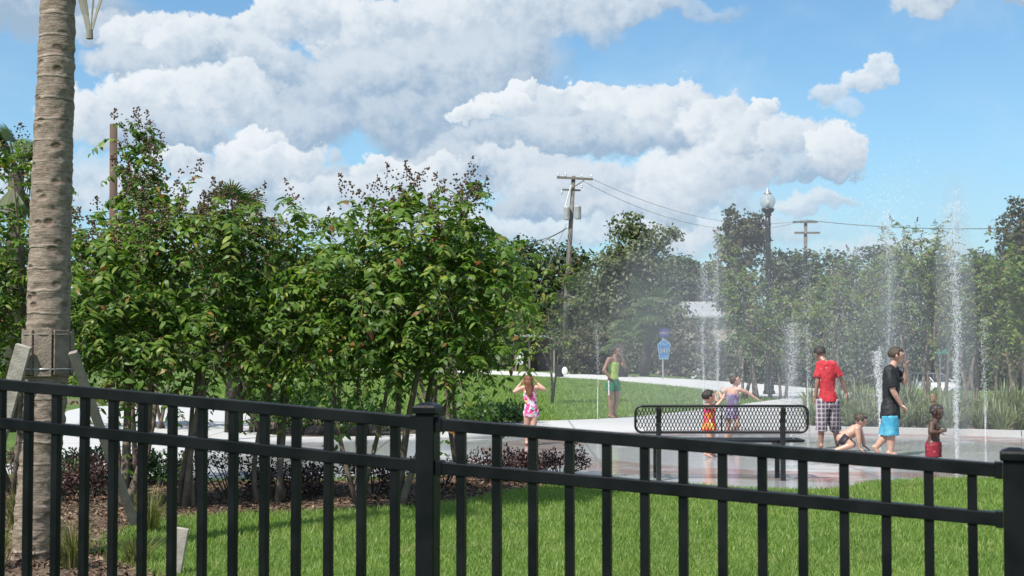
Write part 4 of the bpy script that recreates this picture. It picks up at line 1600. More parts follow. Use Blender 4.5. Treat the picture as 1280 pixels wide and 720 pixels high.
for px, py in ((698, 219), (707, 219), (727, 221), (739, 221), (702, 241), (727, 233)):
    m = MB()
    p = at(px, py, UY) - Vector((0, .16, 0))
    m.lathe(p, [(.03, -.12), (.05, -.05), (.03, -.02), (.055, .04), (.03, .10)], 8)
    m.build('insulator', M['galv'], pole, off=of)
for px, py in ((708.5, 267), (722, 266)):
    m = MB()
    p = at(px, py, UY) - Vector((0, .22, 0))
    m.lathe(p, [(.10, -.42), (.20, -.40), (.21, .35), (.16, .42), (.06, .46)], 16)
    m.build('transformer', M['transformer'], pole, off=of, smooth=False)
m = MB()
m.tube([at(714, 232, UY) - Vector((0, .2, 0)), at(705, 263, UY) - Vector((0, .25, 0))], .045, 6)
m.build('cutout', M['white_paint'], pole, off=of)
m = MB()
m.tube([at(708, 280, UY) - Vector((0, .1, 0)), at(681, 342, UY - 2), at(668, 372, UY - 3)], .016, 5)
m.build('stay_wire', M['wire'], pole, off=of)

U2 = 120.0
u2b = gz(at(1006, 430, U2).x, U2)
u2t = at(1007, 276, U2)
pole2 = empty('utility_pole', u2b)
tag(pole2, 'smaller far utility pole with two crossarms right of the lamp post', 'utility pole')
of2 = tuple(u2b)
m = MB()
m.tube([u2b - Vector((0, 0, .3)), u2t], [.2, .14], 10)
m.build('pole', M['pole_wood'], pole2, smooth=True, off=of2)
for y, a_, b_ in ((277.5, 991, 1022), (291, 993, 1025)):
    m = MB()
    m.bar(at(a_, y, U2 - .2), at(b_, y, U2 - .2), .13, .17)
    m.build('crossarm', M['pole_wood'], pole2, off=of2)
m = MB()
la = [at(1005.5, 326, U2), at(995, 321, U2 - .3), at(984, 319.5, U2 - .6), at(975, 320, U2 - .8)]
m.tube(la, [.06, .05, .05, .05], 6)
m.build('lamp_arm', M['white_paint'], pole2, off=of2)
m = MB()
m.ellip(at(976, 320.5, U2 - .8), (Vector((1, 0, 0)), Vector((0, 1, 0)), Vector((0, 0, 1))), (.42, .2, .13), 12, 8)
m.build('lamp_head', M['white_paint'], pole2, off=of2, smooth=True)

wire(at(1009, 275, U2), at(1300, 284, 92), .35, 'overhead wire running right from the far utility pole', .03)
wire(at(741, 224, UY), at(1009, 274.5, U2), 1.3, 'overhead wire sagging from the near crossarm to the far pole')
wire(at(728, 226, UY), at(1003, 276, U2), 1.7, 'lower overhead wire sagging between the two utility poles')
wire(at(708, 285, UY), at(560, 270, 60), 1.0, 'overhead wire running left from the near utility pole', .026)
wire(at(712, 284, UY), at(500, 318, 66), .9, 'second lower overhead wire leading left from the near pole', .016)
pb = ground(141, 560)
pb2 = empty('timber_pole', pb)
tag(pb2, 'plain brown round timber pole rising out of the crape myrtles', 'pole')
m = MB()
tp = at(142, 156, pb.y)
m.tube([pb - Vector((0, 0, .2)), pb.lerp(tp, .5), tp], [.07, .062, .056], 12)
m.build('pole', M['pole_brown'], pb2, smooth=True, off=tuple(pb))
m = MB()
m.lathe(tp, [(.056, 0), (.05, .012), (.01, .016)], 12)
m.build('pole_cap', M['pole_wood'], pb2, off=tuple(pb))
# ------------------------------------------------------------------ lamp post
LY = 42.0
lb = gz(at(961, 430, LY).x, LY)
lamp = empty('street_lamp', lb)
tag(lamp, 'black lamp post with a clear acorn globe beyond the fountain', 'street lamp')
lamp.scale = (1.2, 1.2, 1)
zg = at(961, 262, LY).z - lb.z       # bottom of the globe
m = MB()
m.lathe((0, 0, 0), [(.15, -.1), (.15, .10), (.125, .14), (.115, .5), (.09, .62), (.078, .70), (.072, 1.4), (.066, zg - .5), (.075, zg - .46), (.075, zg - .40), (.066, zg - .37), (.066, zg - .2)], 16)
m.build('post', M['bench_coat'], lamp, smooth=True)
m = MB()
m.lathe((0, 0, 0), [(.066, zg - .2), (.10, zg - .16), (.075, zg - .12), (.15, zg - .04), (.165, zg + .02), (.13, zg + .05)], 16)
m.build('fitter', M['bench_coat'], lamp, smooth=True)
def globe_mat():
    m, nt, p = new_mat('globe_acrylic')
    p.inputs['Base Color'].default_value = (.62, .63, .65, 1)
    p.inputs['Roughness'].default_value = .12
    p.inputs['Transmission Weight'].default_value = .3
    p.inputs['IOR'].default_value = 1.2
    tr = nt.n('ShaderNodeBsdfTransparent')
    mx = nt.n('ShaderNodeMixShader')
    mx.inputs[0].default_value = .5
    nt.link(tr.outputs[0], mx.inputs[1])
    nt.link(p.outputs[0], mx.inputs[2])
    nt.link(mx.outputs[0], m.node_tree.nodes['Material Output'].inputs[0])
    return m
M['globe'] = globe_mat()
m = MB()
m.lathe((0, 0, 0), [(.12, zg + .03), (.165, zg + .12), (.19, zg + .22), (.18, zg + .32), (.14, zg + .40), (.105, zg + .44), (.085, zg + .455)], 24)
gl = m.build('globe', M['globe'], lamp, smooth=True)
m = MB()
m.lathe((0, 0, 0), [(.09, zg + .45), (.105, zg + .47), (.07, zg + .50), (.06, zg + .53), (.035, zg + .56), (.04, zg + .585), (.014, zg + .61), (.008, zg + .70)], 14)
m.build('finial', M['galv'], lamp, smooth=True)
m = MB()
m.lathe((0, 0, 0), [(.02, zg + .06), (.05, zg + .12), (.055, zg + .22), (.03, zg + .28)], 12)
m.build('bulb', M['white_paint'], gl, smooth=True)

# ------------------------------------------------------------------ signs
def text_part(txt, size, loc, mat, parent, name='lettering', w=None):
    cu = bpy.data.curves.new(name, 'FONT')
    cu.body = txt
    cu.size = size
    cu.align_x = 'CENTER'
    cu.align_y = 'CENTER'
    cu.extrude = .002
    o = bpy.data.objects.new(name, cu)
    col.objects.link(o)
    dg = bpy.context.evaluated_depsgraph_get()
    me = bpy.data.meshes.new_from_object(o.evaluated_get(dg))
    bpy.data.objects.remove(o)
    ob = link_mesh(name, me, mat, parent)
    ob.location = loc
    ob.rotation_euler = (math.pi / 2, 0, 0)
    if w:
        xs_ = [v.co.x for v in me.vertices]
        k = w / max(max(xs_) - min(xs_), 1e-6)
        ob.scale = (k, 1, 1)
    return ob


M['sign_blue'] = simple('sign_blue', (0.018, 0.14, 0.36), (0.016, 0.13, 0.33), 5, .4)
M['sign_dark_blue'] = simple('sign_dark_blue', (0.03, 0.04, 0.19), None, 5, .4)
M['sign_yellow'] = simple('sign_yellow', (0.55, 0.43, 0.20), None, 5, .4)
M['sign_pale'] = simple('sign_pale', (0.30, 0.48, 0.60), None, 5, .4)
M['sign_green'] = simple('sign_green', (0.015, 0.26, 0.17), None, 5, .4)
SY = 60.0
sx = at(830, 437, SY)
sbase = gz(sx.x, SY)
sign = empty('road_sign', sbase)
tag(sign, 'blue pentagon county route sign with small dark blue plate above', 'road sign')
def sz_(py): return at(830, py, SY).z - sbase.z
m = MB()
m.box((-.05, .03, sz_(437) / 2 + .1), (.06, .04, sz_(412) + .0), None)
m.build('post', M['galv'], sign)
def penta(k, y0):
    o_ = []
    for px, py in ((831, 423.5), (839, 430), (836, 449), (825, 449), (822.5, 430)):
        q = at(px, py, SY)
        o_.append(Vector(((q.x - at(830.7, 437, SY).x) * k, y0, (q.z - at(830, 437, SY).z) * k + sz_(437))))
    return o_
m = MB(); m.prism(penta(1.0, -.012), (0, .018, 0)); bd = m.build('border', M['sign_pale'], sign)
m = MB(); m.prism(penta(.90, -.018), (0, .004, 0)); pn = m.build('panel', M['sign_blue'], sign)
text_part('POLK', .13, (0, -.022, sz_(430.5)), M['sign_pale'], pn)
text_part('547', .26, (0, -.022, sz_(438.5)), M['sign_yellow'], pn, w=.36)
text_part('COUNTY', .10, (0, -.022, sz_(446)), M['sign_pale'], pn)
m = MB()
m.box((0, -.004, sz_(416)), (.42, .016, .36), None)
pl = m.build('plate', M['sign_dark_blue'], sign)
text_part('WEST', .15, (0, -.016, sz_(416.5)), M['sign_yellow'], pl, w=.36)

GYY = 64.0
gx = at(1175, 440, GYY)
gb = gz(gx.x, GYY)
gs = empty('street_name_sign', gb)
tag(gs, 'small green street name sign above the parked white car', 'street sign')
m = MB(); m.tube([(0, 0, -.1), (0, 0, gx.z - gb.z)], .03, 8); m.build('post', M['galv'], gs)
m = MB(); m.box((0, -.005, gx.z - gb.z + .02), (.60, .02, .22), None); m.build('blade', M['sign_green'], gs)

# ------------------------------------------------------------------ white car
def car(loc, rz):
    c = empty('parked_car', loc, rz)
    tag(c, 'white car half hidden by the thin trunks at the right', 'car')
    paint = simple('car_paint', (.78, .78, .78), (.74, .74, .75), 2, .22)
    # body sections along x (front = -x): (x, half width, z low, z high)
    secs = [(-2.22, .62, .42, .62), (-2.15, .80, .30, .74), (-1.85, .87, .24, .84), (-1.2, .90, .22, .95), (-.8, .90, .22, 1.0), (.9, .90, .22, 1.02), (1.6, .89, .24, 1.02), (2.05, .84, .30, .98), (2.2, .72, .42, .86)]
    m = MB()
    rings = []
    for x, w, z0, z1 in secs:
        h = (z1 - z0)
        rings.append([(x, -w * .90, z0), (x, -w, z0 + h * .25), (x, -w * .985, z0 + h * .7), (x, -w * .88, z1 - .02), (x, -w * .4, z1 + .015), (x, w * .4, z1 + .015), (x, w * .88, z1 - .02), (x, w * .985, z0 + h * .7), (x, w, z0 + h * .25), (x, w * .90, z0)])
    vs_, fs_ = [], []
    for r in rings: vs_ += r
    k = 10
    for i in range(len(rings) - 1):
        for j in range(k):
            fs_.append((i * k + j, i * k + (j + 1) % k, (i + 1) * k + (j + 1) % k, (i + 1) * k + j))
    fs_ += [tuple(range(k)), tuple(range((len(rings) - 1) * k, len(rings) * k))]
    m.add(vs_, fs_)
    m.build('body', paint, c, smooth=False, bevel=.02)
    m = MB()
    cab = [(-1.05, .80, .98), (-.35, .66, 1.44), (.2, .66, 1.50), (1.2, .65, 1.46), (1.95, .74, 1.00)]
    base_ = [Vector((x, s * w, z)) for s in (-1, 1) for x, w, z in cab]
    n = len(cab)
    m.add(base_, [tuple(range(n)), tuple(range(2 * n - 1, n - 1, -1))] + [(i, n + i, n + i + 1, i + 1) for i in range(n - 1)] + [(0, n - 1, 2 * n - 1, n)])
    m.build('glasshouse', M['dark_glass'], c)
    m = MB()
    rf = [Vector((x, y, z + .012)) for x, y, z in ((-.36, -.67, 1.44), (.2, -.67, 1.50), (1.22, -.66, 1.46), (1.22, .66, 1.46), (.2, .67, 1.50), (-.36, .67, 1.44))]
    m.prism(rf, (0, 0, .03))
    for s in (-1, 1):
        m.bar((-1.05, s * .815, .99), (-.36, s * .675, 1.455), .05, .05)
        m.bar((1.2, s * .665, 1.47), (1.95, s * .755, 1.01), .09, .06)
        m.bar((.35, s * .83, 1.0), (.40, s * .68, 1.48), .09, .03)
    m.build('roof', paint, c)
    for x in (-1.38, 1.36):
        for s in (-1, 1):
            m = MB()
            A = (Vector((1, 0, 0)), Vector((0, 0, 1)), Vector((0, 1, 0)))
            m.eloft([(Vector((x, s * .90 + dy, .33)), A[0], A[1], r, r) for r, dy in ((.24, -.12), (.33, -.10), (.34, 0), (.33, .03), (.22, .035))], 20)
            wh = m.build('wheel', M['rubber'], c, smooth=False)
            m = MB()
            m.eloft([(Vector((x, s * .925 + (.02 * s), .33)), A[0], A[1], r, r) for r in (.21, .20)], 16)
            m = MB()
            m.eloft([(Vector((x, s * .945, .33)), A[0], A[1], .20, .20), (Vector((x, s * .955, .33)), A[0], A[1], .15, .15)], 14)
            m.build('rim', M['chrome'], wh)
    for s in (-1, 1):
        m = MB(); m.box((-2.12, s * .60, .66), (.12, .34, .13), None); m.build('headlight', M['globe'], c, bevel=.02)
        m = MB(); m.box((2.14, s * .66, .80), (.10, .22, .18), None); m.build('tail_light', M['tail_red'], c, bevel=.02)
        m = MB(); m.box((-.85, s * .98, 1.04), (.12, .16, .12), None); m.build('mirror', paint, c, bevel=.02)
    m = MB(); m.box((-2.22, 0, .50), (.06, .9, .16), None); m.build('grille', M['rubber'], c)
    return c


M['tail_red'] = simple('tail_red', (.35, .02, .02), None, 3, .3)
CY_ = 90.0
cx_ = at(1163, 430, CY_).x
car(gz(cx_, CY_), R(118))

# ------------------------------------------------------------------ house and shelter
M['house_wall'] = simple('house_wall', (.42, .36, .30), (.37, .32, .27), 3, .8)
M['house_roof'] = simple('house_roof', (.36, .37, .38), (.30, .31, .32), 2, .6)
M['shelter_wall'] = simple('shelter_wall', (.16, .10, .09), (.11, .075, .07), 3, .8)
def house(px, Y, w, d, zw, zr, wall, roofm, label, seed, rz=0):
    x = at(px, 430, Y).x
    b = gz(x, Y)
    h = empty('house', b, rz)
    tag(h, label, 'house')
    m = MB()
    m.box((0, d / 2, zw / 2 - .1), (w, d, zw + .2), None)
    g_ = [Vector((s * w / 2, d / 2, zw)) for s in (-1, 1)]
    for s in (-1, 1):
        m.prism([(s * w / 2, 0, zw), (s * w / 2, d, zw), (s * w / 2, d / 2, zr)], (-s * .12, 0, 0))
    m.build('wall', wall, h)
    m = MB()
    ov = .4
    for s in (0, 1):
        y0 = -ov if s == 0 else d + ov
        zlow = zw - ov * (zr - zw) / (d / 2)
        m.prism([(-w / 2 - ov, y0, zlow), (w / 2 + ov, y0, zlow), (w / 2 + ov, d / 2, zr), (-w / 2 - ov, d / 2, zr)], (0, 0, .12))
    m.build('roof', roofm, h)
    for k in (-.3, .28):
        m = MB(); m.box((k * w, -.02, zw * .56), (1.2, .08, 1.1), None); f_ = m.build('window', M['white_paint'], h)
        m = MB(); m.box((k * w, -.065, zw * .56), (1.06, .02, .96), None); m.build('pane', M['dark_glass'], f_)
    m = MB(); m.box((0, -.02, 1.05), (.95, .08, 2.1), None); dr = m.build('door', M['white_paint'], h)
    m = MB(); m.ellip((.36, -.08, 1.0), (Vector((1, 0, 0)), Vector((0, 1, 0)), Vector((0, 0, 1))), (.03, .03, .03), 8, 6); m.build('handle', M['galv'], dr)
    return h


bzz = tz(at(868, 430, 86).x, 86)
house(872, 86, 5.2, 5.0, at(868, 393, 86).z - bzz, at(868, 376.5, 86).z - bzz, M['house_wall'], M['house_roof'], 'pale house with a white roof half hidden among the far trees', 1, R(-6))
# open sided shelter seen under the leaves
SHY = 78.0
shx = at(664, 430, SHY).x
sh_ = empty('park_shelter', gz(shx, SHY))
tag(sh_, 'dark open sided shelter glimpsed under the leaves left of the near pole', 'shelter')
m = MB(); m.prism([(-1.1, -.4, 1.95), (1.5, -.4, 1.80), (1.5, 2.6, 1.80), (-1.1, 2.6, 1.95)], (0, 0, .12)); m.build('roof', M['house_roof'], sh_)
for x in (-.85, -.1, 1.25):
    for y in (0, 2.3):
        m = MB(); m.box((x, y, .92), (.10, .10, 1.9), None); m.build('post', M['lumber'], sh_)
m = MB(); m.box((.1, 2.5, .9), (2.3, .08, 1.8), None); m.build('back_wall', M['shelter_wall'], sh_)
m = MB(); m.box((.5, 1.2, .72), (1.5, .7, .07), None); m.box((.1, 1.2, .35), (.09, .5, .7), None); m.box((.9, 1.2, .35), (.09, .5, .7), None); m.build('counter', M['shelter_wall'], sh_)
m = MB(); m.box((-.62, -.1, .75), (.34, .3, .75), None); m.build('panel', M['white_paint'], sh_)
# round bin with a pale disc, by the path
BYY = 64.0
bx_ = at(699, 430, BYY).x
bin_ = empty('litter_bin', gz(bx_, BYY))
tag(bin_, 'dark litter bin with a pale round disc beside the upper footpath', 'litter bin')
m = MB(); m.lathe((0, 0, 0), [(.17, 0), (.20, .05), (.21, .46), (.22, .48), (.20, .52), (.10, .56)], 16); m.build('drum', M['rubber'], bin_, smooth=False)
m = MB()
m.ellip((.24, -.2, .29), (Vector((1, 0, 0)), Vector((0, 1, 0)), Vector((0, 0, 1))), (.13, .04, .19), 18, 12)
m.build('disc', M['white_paint'], bin_)

# ------------------------------------------------------------------ water
rng = np.random.default_rng(9)
O6 = np.array([(1, 0, 0), (-1, 0, 0), (0, 1, 0), (0, -1, 0), (0, 0, 1.0), (0, 0, -1.0)], float)
OF = [(0, 2, 4), (2, 1, 4), (1, 3, 4), (3, 0, 4), (2, 0, 5), (1, 2, 5), (3, 1, 5), (0, 3, 5)]


def drops(C, r, stretch):
    s = np.ones((len(C), 1, 3))
    s[:, 0, 2] = stretch
    return C[:, None, :] + O6[None] * r[:, None, None] * s


# fine mist hanging round the jets
def mist_mat(d):
    m = bpy.data.materials.new('mist')
    m.use_nodes = True
    nt = NT(m.node_tree)
    m.node_tree.nodes.clear()
    v = nt.n('ShaderNodeVolumePrincipled')
    v.inputs['Color'].default_value = (.95, .97, 1, 1)
    v.inputs['Density'].default_value = d
    v.inputs['Anisotropy'].default_value = .2
    o = nt.n('ShaderNodeOutputMaterial')
    nt.link(v.outputs[0], o.inputs['Volume'])
    return m


JETS = [(747, 524, 405, 420, .045, .0055, 'faint short jet left of the child in the green top'),
        (880, 541, 325, 900, .07, .0065, 'thin jet behind the left half of the bench back'),
        (897, 546, 300, 1000, .07, .0065, 'taller thin jet behind the middle of the bench back'),
        (990, 556, 405, 1300, .12, .007, 'broad short jet left of the boy in the red shirt'),
        (1010, 548, 330, 600, .10, .006, 'faint tall jet just behind the boy in the red shirt'),
        (1100, 566, 440, 1300, .06, .0075, 'bright jet in front of the boy in the black shirt'),
        (1113, 556, 270, 1000, .08, .0065, 'tall jet rising behind the boy in the black shirt'),
        (1197, 594, 255, 2400, .10, .0075, 'strongest white jet between the toddler and the right edge'),
        (1232, 560, 400, 450, .07, .006, 'faint jet right of the strongest one')]
for (px, by, ty, n, sp_, r0, lab) in JETS:
    B = ground(px, by, .012)
    H = at(px, ty, B.y).z
    sp_, r0, n = sp_ * 1.6, r0 * .66, int(n * 1.9)
    j = empty('water_jet', B)
    tag(j, lab, 'water jet', 'jets of the splash pad')
    # thin rising core
    t = rng.random(n) ** 1.25
    z = H * t
    w = sp_ * (.14 + .9 * t ** 1.6)
    C = np.stack([rng.normal(size=n) * w * .42 + .03 * np.sin(z * 3 + px) * t, rng.normal(size=n) * w * .42, z], 1)
    r = r0 * rng.uniform(.45, 1.15, n)
    np_mesh('stream', drops(C, r, rng.uniform(1.3, 3.2, n)), 6, OF, M['water'], j, smooth=True)
    m = MB()
    zc = [0, .10 * H, .22 * H, .34 * H]
    m.tube([(0, 0, q) for q in zc], [.009, .010, .008, .003], 7)
    m.build('core', M['water'], j, smooth=True)
    # drops that fall back round it
    nf = n // 2
    t = rng.random(nf) ** .8
    rad_ = np.abs(rng.normal(size=nf)) * sp_ * 3.2 * (1.15 - t)
    a = rng.random(nf) * 6.283
    C = np.stack([rad_ * np.cos(a) + .10 * sp_, rad_ * np.sin(a), H * 1.05 * t], 1)
    np_mesh('falling_drops', drops(C, r0 * rng.uniform(.35, .95, nf), rng.uniform(1, 2, nf)), 6, OF, M['water'], j, smooth=True)
    if px in (990, 1113, 1197, 897, 880):
        v = MB()
        hh = H * (.5 if px != 1197 else .56)
        v.ellip((0, 0, hh + .03), (Vector((1, 0, 0)), Vector((0, 1, 0)), Vector((0, 0, 1))), (.24 if px == 1197 else .17, .17, hh), 16, 14)
        v.build('vapour', mist_mat({1197: .95, 990: .75, 1113: .5, 897: .45, 880: .45}[px]), j, smooth=True)
    m = MB()
    m.lathe((0, 0, 0), [(.06, -.006), (.06, .004), (.02, .005)], 12)
    m.build('nozzle', M['galv'], j)

# spray: countless loose drops drifting over the pad
Cs = []
for (px, py, rx, ry, Y, n) in [(930, 400, 110, 120, 20.5, 2600), (1010, 380, 90, 130, 20, 1500), (1110, 380, 70, 150, 19, 1500), (1197, 330, 40, 150, 17.5, 1500), (1192, 240, 36, 70, 15.0, 620),
                               (1092, 250, 34, 60, 19, 160), (1150, 450, 110, 110, 18.5, 1800), (760, 440, 60, 80, 26, 700), (880, 260, 60, 70, 20.5, 260), (1040, 500, 120, 60, 19, 1200)]:
    s = Y / F
    c = at(px, py, Y)
    n = int(n * 1.5)
    q = rng.normal(size=(n, 3)) * np.array([rx * s * .55, .8, ry * s * .55]) + np.array(tuple(c)) + np.array([0, 2.8, 0])
    Cs.append(q)
C = np.concatenate(Cs)
C = C[C[:, 2] > .03]
r = rng.gamma(3.0, .00075, len(C)) + .0012
o = np_mesh('water_spray', drops(C, r, rng.uniform(1, 2.2, len(C))), 6, OF, M['water'], smooth=True)
tag(o, 'loose drops of water drifting over the splash pad', 'water spray', kind='stuff')

# fine mist
AX = (Vector((1, 0, 0)), Vector((0, 1, 0)), Vector((0, 0, 1)))
for (px, py, rx, rz_, Y, ry, d) in [(960, 420, 200, 215, 22.0, 2.2, .052), (1180, 410, 150, 230, 20.5, 1.8, .052), (800, 450, 130, 140, 27, 1.8, .042)]:
    s = Y / F
    m = MB()
    c = at(px, py, Y)
    c.z = max(c.z, .1)
    m.ellip((0, 0, 0), AX, (rx * s, ry, rz_ * s), 32, 20)
    # keep the mist above the paving
    m.v = [(x, y, max(z, .04 - c.z)) for x, y, z in m.v]
    o = m.build('fine_mist', mist_mat(d), smooth=True)
    o.location = c
    tag(o, 'thin white mist hanging in the air round the jets', 'mist', kind='stuff')
# ------------------------------------------------------------------ people
def skin_mat(name, c, rough=.38):
    m, nt, p = new_mat(name)
    f = nt.noise(coords(nt), 9, 4)
    nt.link(nt.mix(nt.smooth(f, .3, .7), c4(c), c4((c[0] * .86, c[1] * .80, c[2] * .78))), p.inputs['Base Color'])
    p.inputs['Roughness'].default_value = rough
    return m


def cloth_mat(name, c, rough=.8, c2=None):
    m, nt, p = new_mat(name)
    co = coords(nt)
    f = nt.noise(co, 6, 4)
    nt.link(nt.mix(nt.smooth(f, .35, .7), c4(c), c4(c2 or tuple(x * .75 for x in c))), p.inputs['Base Color'])
    p.inputs['Roughness'].default_value = rough
    b = nt.n('ShaderNodeBump')
    b.inputs['Strength'].default_value = .6
    b.inputs['Distance'].default_value = .03
    nt.link(nt.noise(co, 11, 3, .5, .8), b.inputs['Height'])
    nt.link(b.outputs[0], p.inputs['Normal'])
    return m


def floral_mat(name, stops, scale=16, thr=.62):
    m, nt, p = new_mat(name)
    co = coords(nt)
    wv = nt.n('ShaderNodeVectorMath', operation='ADD')
    nz = nt.n('ShaderNodeTexNoise')
    nz.inputs['Scale'].default_value = 22
    nt.link(co, nz.inputs['Vector'])
    sc = nt.n('ShaderNodeVectorMath', operation='SCALE')
    nt.link(nz.outputs['Color'], sc.inputs[0])
    sc.inputs['Scale'].default_value = .04
    nt.link(co, wv.inputs[0])
    nt.link(sc.outputs[0], wv.inputs[1])
    v = nt.n('ShaderNodeTexVoronoi')
    v.inputs['Scale'].default_value = scale
    nt.link(wv.outputs[0], v.inputs['Vector'])
    sp = nt.n('ShaderNodeSeparateColor')
    nt.link(v.outputs['Color'], sp.inputs[0])
    nd = nt.n('ShaderNodeValToRGB')
    nd.color_ramp.interpolation = 'CONSTANT'
    cr = nd.color_ramp
    while len(cr.elements) > 1:
        cr.elements.remove(cr.elements[-1])
    for i, (q, c) in enumerate(stops):
        e = cr.elements[0] if i == 0 else cr.elements.new(q)
        e.position = q
        e.color = c4(c)
    nt.link(sp.outputs[0], nd.inputs[0])
    edge = nt.math('GREATER_THAN', v.outputs['Distance'], thr)
    nt.link(nt.mix(nt.math('MULTIPLY', edge, .85), nd.outputs[0], (.75, .72, .74, 1)), p.inputs['Base Color'])
    p.inputs['Roughness'].default_value = .5
    return m


def plaid_mat(name):
    m, nt, p = new_mat(name)
    sep = nt.n('ShaderNodeSeparateXYZ')
    nt.link(coords(nt), sep.inputs[0])
    def band(v, step, wd, o=0.0):
        fr = nt.math('FRACT', nt.math('DIVIDE', nt.math('ADD', v, 5.0 + o), step))
        return nt.math('LESS_THAN', fr, wd)
    h1, h2 = band(sep.outputs[2], .062, .5), band(sep.outputs[2], .062, .16, .012)
    v1, v2 = band(sep.outputs[0], .055, .5), band(sep.outputs[0], .055, .18, .012)
    s = nt.math('ADD', nt.math('MULTIPLY', h1, .5), nt.math('MULTIPLY', v1, .5))
    c = nt.mix(s, (.24, .20, .23, 1), (.07, .05, .08, 1))
    c = nt.mix(nt.math('MULTIPLY', nt.math('MAXIMUM', h2, v2), .8), c, (.50, .46, .48, 1))
    nt.link(c, p.inputs['Base Color'])
    p.inputs['Roughness'].default_value = .85
    return m


def remeshed(mb, name, m, parent, off, voxel=.006, it=4, fold=0.0):
    o = mb.build('tmp', None, None, off=off)
    md = o.modifiers.new('r', 'REMESH')
    md.mode = 'VOXEL'
    md.voxel_size = voxel
    s = o.modifiers.new('s', 'SMOOTH')
    s.factor = .5
    s.iterations = it
    dg = bpy.context.evaluated_depsgraph_get()
    me = bpy.data.meshes.new_from_object(o.evaluated_get(dg))
    me.name = name
    if fold:
        co_ = np.empty(len(me.vertices) * 3, np.float32)
        me.vertices.foreach_get('co', co_)
        co_ = co_.reshape(-1, 3)
        nn_ = np.empty(len(me.vertices) * 3, np.float32)
        me.vertices.foreach_get('normal', nn_)
        nn_ = nn_.reshape(-1, 3)
        for q in range(len(co_)):
            x_, y_, z_ = co_[q]
            s_ = mnoise.noise(Vector((x_ * 15 + z_ * 5, y_ * 15, z_ * 6))) + .6 * mnoise.noise(Vector((x_ * 30, y_ * 30 + 4, z_ * 17)))
            co_[q] += nn_[q] * (s_ * fold)
        me.vertices.foreach_set('co', co_.ravel())
        me.update()
    old = o.data
    bpy.data.objects.remove(o)
    bpy.data.meshes.remove(old)
    me.polygons.foreach_set('use_smooth', [True] * len(me.polygons))
    return link_mesh(name, me, m, parent)


